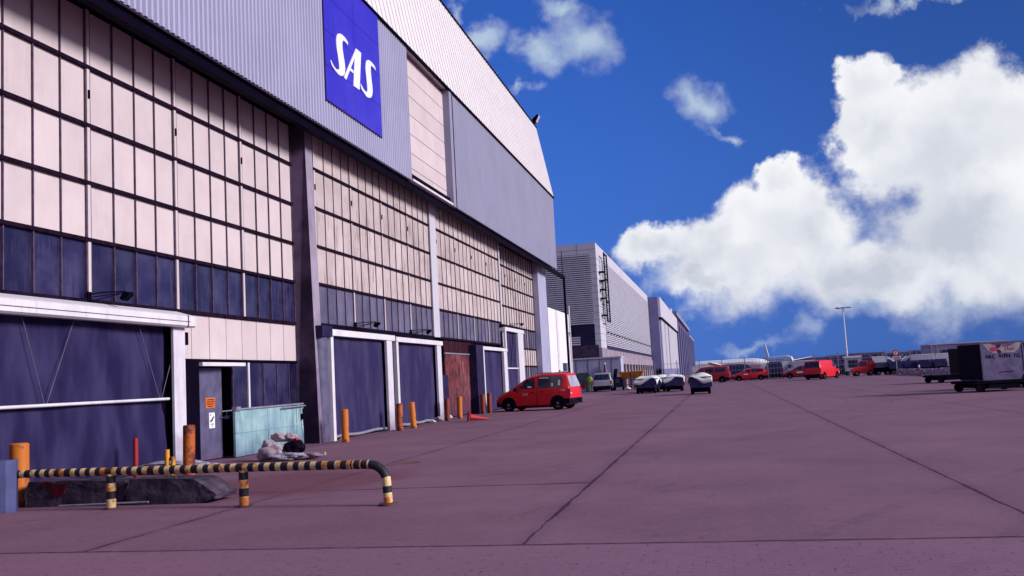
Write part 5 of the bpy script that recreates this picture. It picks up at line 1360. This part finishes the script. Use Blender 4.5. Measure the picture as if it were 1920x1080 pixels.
q = MB(); q.box(-.38, .5, -.07, -.045, 1.62, 1.92); q.build('notice_board', letter_w, RS)
q = MB(); q.box(-.22, .40, -.078, -.0705, 1.70, 1.82); q.build('notice_text', red_dk, RS)
PP = empty('stand_pole', (.19, 115.4, 0), 0, 'thin grey pole on a flat base right of the dark red minibus', 'pole')
q = MB(); q.tube([(0, 0, 0), (0, 0, 2.5)], .045, 8); q.build('pole', galv, PP)
q = MB(); q.prism([(-.35, -.3), (.35, -.3), (.35, .3), (-.35, .3)], 0, .1, 'z'); q.build('base', dark, PP)
LM = empty('light_mast', (25.4, 200, 0), 0, 'tall pale floodlight mast with three lamp heads beyond the terminal fence', 'light mast')
q = MB(); q.tube([(0, 0, 0), (0, 0, 6), (0, 0, 12.4)], [.22, .17, .12], 12); q.build('mast', white_paint, LM, smooth=True)
q = MB(); q.tube([(-1.2, 0, 12.45), (1.2, 0, 12.6)], .07, 8); q.build('crossarm', galv, LM)
for x in (-1.1, 0, 1.1):
    q = MB(); q.prism([(x - .45, 12.5), (x + .45, 12.5), (x + .35, 12.72), (x - .35, 12.72)], -.4, .4, 'y'); q.build('lamp_head', galv, LM)
KI = empty('guard_kiosk', (16.4, 124.5, 0), 0, 'small pale kiosk with light top beyond the fence under the light mast', 'kiosk')
q = MB(); q.box(-.9, .9, -.8, .8, 0, 2.1); q.build('wall', pale_white, KI)
q = MB(); q.box(-1.05, 1.05, -.95, .95, 2.1, 2.35); q.build('roof', white_wall, KI)
q = MB(); q.box(-.6, .6, -.83, -.8, .9, 1.8); q.build('window', car_glass, KI)

# ------------------------------------------------------------------ terminal and distant buildings
rnd = random.Random(4)
TM = empty('terminal', (150, 710, 0), 0, 'long low grey terminal building stretching across the far side of the airfield', 'terminal')
tw, te, tgs = MB(), MB(), []
x = 42.0
while x < 290:
    w_ = rnd.uniform(9, 26); h = 6.0 + rnd.uniform(-.4, 1.3) + (.9 if x > 120 else 0)
    yy = 700 + rnd.uniform(-6, 6)
    tw.box(x, x + w_ - .05, yy, 730, 0, h); te.box(x - .1, x + w_ - .1, yy - .4, 730, h, h + .45)
    k = x + .8
    while k < x + w_ - 2:
        if rnd.random() < .8 and len(tgs) < 100:
            tg = MB(); tg.box(k, k + rnd.uniform(1, 3.2), yy - .1, yy, rnd.uniform(1.4, 3), h - rnd.uniform(.8, 1.8)); tgs.append(tg)
        k += rnd.uniform(2.2, 4.4)
    x += w_
dg = M('distant_dark_glazing', (.07, .055, .14), .4, ns=.3, namt=.4)
for mb, nm_, m_ in [(tw, 'wall', term_m), (te, 'roof_edge', lilac_far)] + [(t_, 'window', dg) for t_ in tgs]:
    o = mb.build(nm_, m_, TM); o.location = -TM.location
BB = empty('grey_block', (44, 204, 0), 0, 'taller grey block building behind the left side of the Thai container', 'building')
q = MB(); q.box(-2.6, 12, -2, 6, 0, 4.1); q.build('wall', term_m, BB)
q = MB(); q.box(-2.7, 12.1, -2.1, 6.1, 4.1, 4.3); q.build('roof_edge', pale_white, BB)
for xx in (-2.3, -1.3):
    q = MB(); q.box(xx, xx + .3, -2.1, -2.0, 0, 4.1); q.build('downpipe', galv, BB)
q = MB(); q.box(-.4, 1.6, -2.05, -2.0, 1.6, 3.0); q.build('window', car_glass, BB)
# hills / far tree line on the horizon
q = MB(); pts_ = []
for i in range(121):
    xx = -1500 + i * 30; pts_.append((xx, 14 + 4 * math.sin(i * .9) + 3 * math.sin(i * .37 + 1)))
q.prism([(-1500, 0)] + pts_ + [(2100, 0)], 2600, 2700, 'y')
tl = q.build('distant_tree_line', M('far_hazy_woods', (.10, .10, .20), .9, ns=.01)); tag(tl, 'low hazy line of woods on the horizon', kind='structure')


# ------------------------------------------------------------------ aircraft
def aircraft(loc, rz, label, L=50., rad=2.6, span=44., fin=10., gear=True, z0=4.2):
    t = empty('airliner', loc, R(rz), label, 'aircraft')
    S = [(0, .05, .0), (.02, .35, .0), (.05, .65, 0), (.10, .92, 0), (.16, 1, 0), (.66, 1, 0), (.80, .78, .12), (.92, .42, .30), (1.0, .10, .42)]
    q = MB(); n = 20; vs = []
    for u, r_, up in S:
        for k in range(n):
            a = 2 * math.pi * k / n; vs.append((L / 2 - u * L, math.cos(a) * r_ * rad, z0 + up * rad + math.sin(a) * r_ * rad))
    fs = [(i * n + k, i * n + (k + 1) % n, (i + 1) * n + (k + 1) % n, (i + 1) * n + k) for i in range(len(S) - 1) for k in range(n)] + [tuple(range(n)), tuple((len(S) - 1) * n + k for k in range(n))]
    q.add(vs, fs); q.build('fuselage', aircraft_w, t, smooth=True)
    q = MB(); q.prism([(-L / 2 + 8.5, z0 + rad * .9), (-L / 2 + 2.5, z0 + rad + fin), (-L / 2 - .5, z0 + rad + fin), (-L / 2 + 1.2, z0 + rad * .9)], -.2, .2, 'y'); q.build('tail_fin', aircraft_w, t)
    for s in (1, -1):
        q = MB(); q.add([(4, s * rad * .7, z0 - 1.4), (-4, s * rad * .7, z0 - 1.4), (-7.5, s * span / 2, z0 + 1.4), (-5, s * span / 2, z0 + 1.4), (4, s * rad * .7, z0 - .8), (-4, s * rad * .7, z0 - 1.0), (-7.5, s * span / 2, z0 + 1.55), (-5, s * span / 2, z0 + 1.6)],
                        [(0, 1, 2, 3), (4, 5, 6, 7), (0, 3, 7, 4), (1, 2, 6, 5), (2, 3, 7, 6), (0, 1, 5, 4)]); q.build('wing', aircraft_w, t)
        q = MB(); q.add([(-L / 2 + 6, s * .5, z0 + rad * .6), (-L / 2 + 2.5, s * .5, z0 + rad * .6), (-L / 2 + .5, s * 7.5, z0 + rad), (-L / 2 + 2, s * 7.5, z0 + rad), (-L / 2 + 6, s * .5, z0 + rad * .8), (-L / 2 + 2.5, s * .5, z0 + rad * .7), (-L / 2 + .5, s * 7.5, z0 + rad + .12), (-L / 2 + 2, s * 7.5, z0 + rad + .12)],
                        [(0, 1, 2, 3), (4, 5, 6, 7), (0, 3, 7, 4), (1, 2, 6, 5), (2, 3, 7, 6), (0, 1, 5, 4)]); q.build('tailplane', aircraft_w, t)
        q = MB(); q.tube([(5.5, s * 7.5, z0 - 2.0), (4.8, s * 7.5, z0 - 2.0), (1.5, s * 7.5, z0 - 1.9)], [1.25, 1.35, .8], 16); q.build('engine', navy_steel, t, smooth=True)
        q = MB(); q.tube([(-2, s * 2.6, 0.6), (-2, s * 2.6, z0 - 1)], .2, 8); q.tube([(-2, s * 2.6 - .5, .6), (-2, s * 2.6 + .5, .6)], .6, 14); q.build('landing_gear', tyre_m, t)
    q = MB(); q.tube([(L / 2 - 6, 0, .5), (L / 2 - 6, 0, z0 - 1.5)], .15, 8); q.tube([(L / 2 - 6, -.3, .5), (L / 2 - 6, .3, .5)], .5, 12); q.build('nose_gear', tyre_m, t)
    q = MB()
    for s in (1, -1):
        for i in range(34): q.box(L * .33 - i * .9, L * .33 - .35 - i * .9, s * (rad + .02) - .015, s * (rad + .02) + .015, z0 + .35, z0 + .8)
        q.box(L / 2 - 2.8, L / 2 - 1.8, s * 1.3 - .2, s * 1.3 + .2, z0 + .5, z0 + 1.0)
    q.build('cabin_window', car_glass, t)
    return t
aircraft((.8, 590, 0), 0, 'white airliner side-on, its long fuselage filling the gap above the red estate car', 58, 2.8, 34, 7, z0=4.2)
aircraft((39.0, 650, 0), -75, 'white airliner facing the camera with one wing reaching right behind the parked vehicles', 54, 2.9, 50, 8.6, z0=5.2)
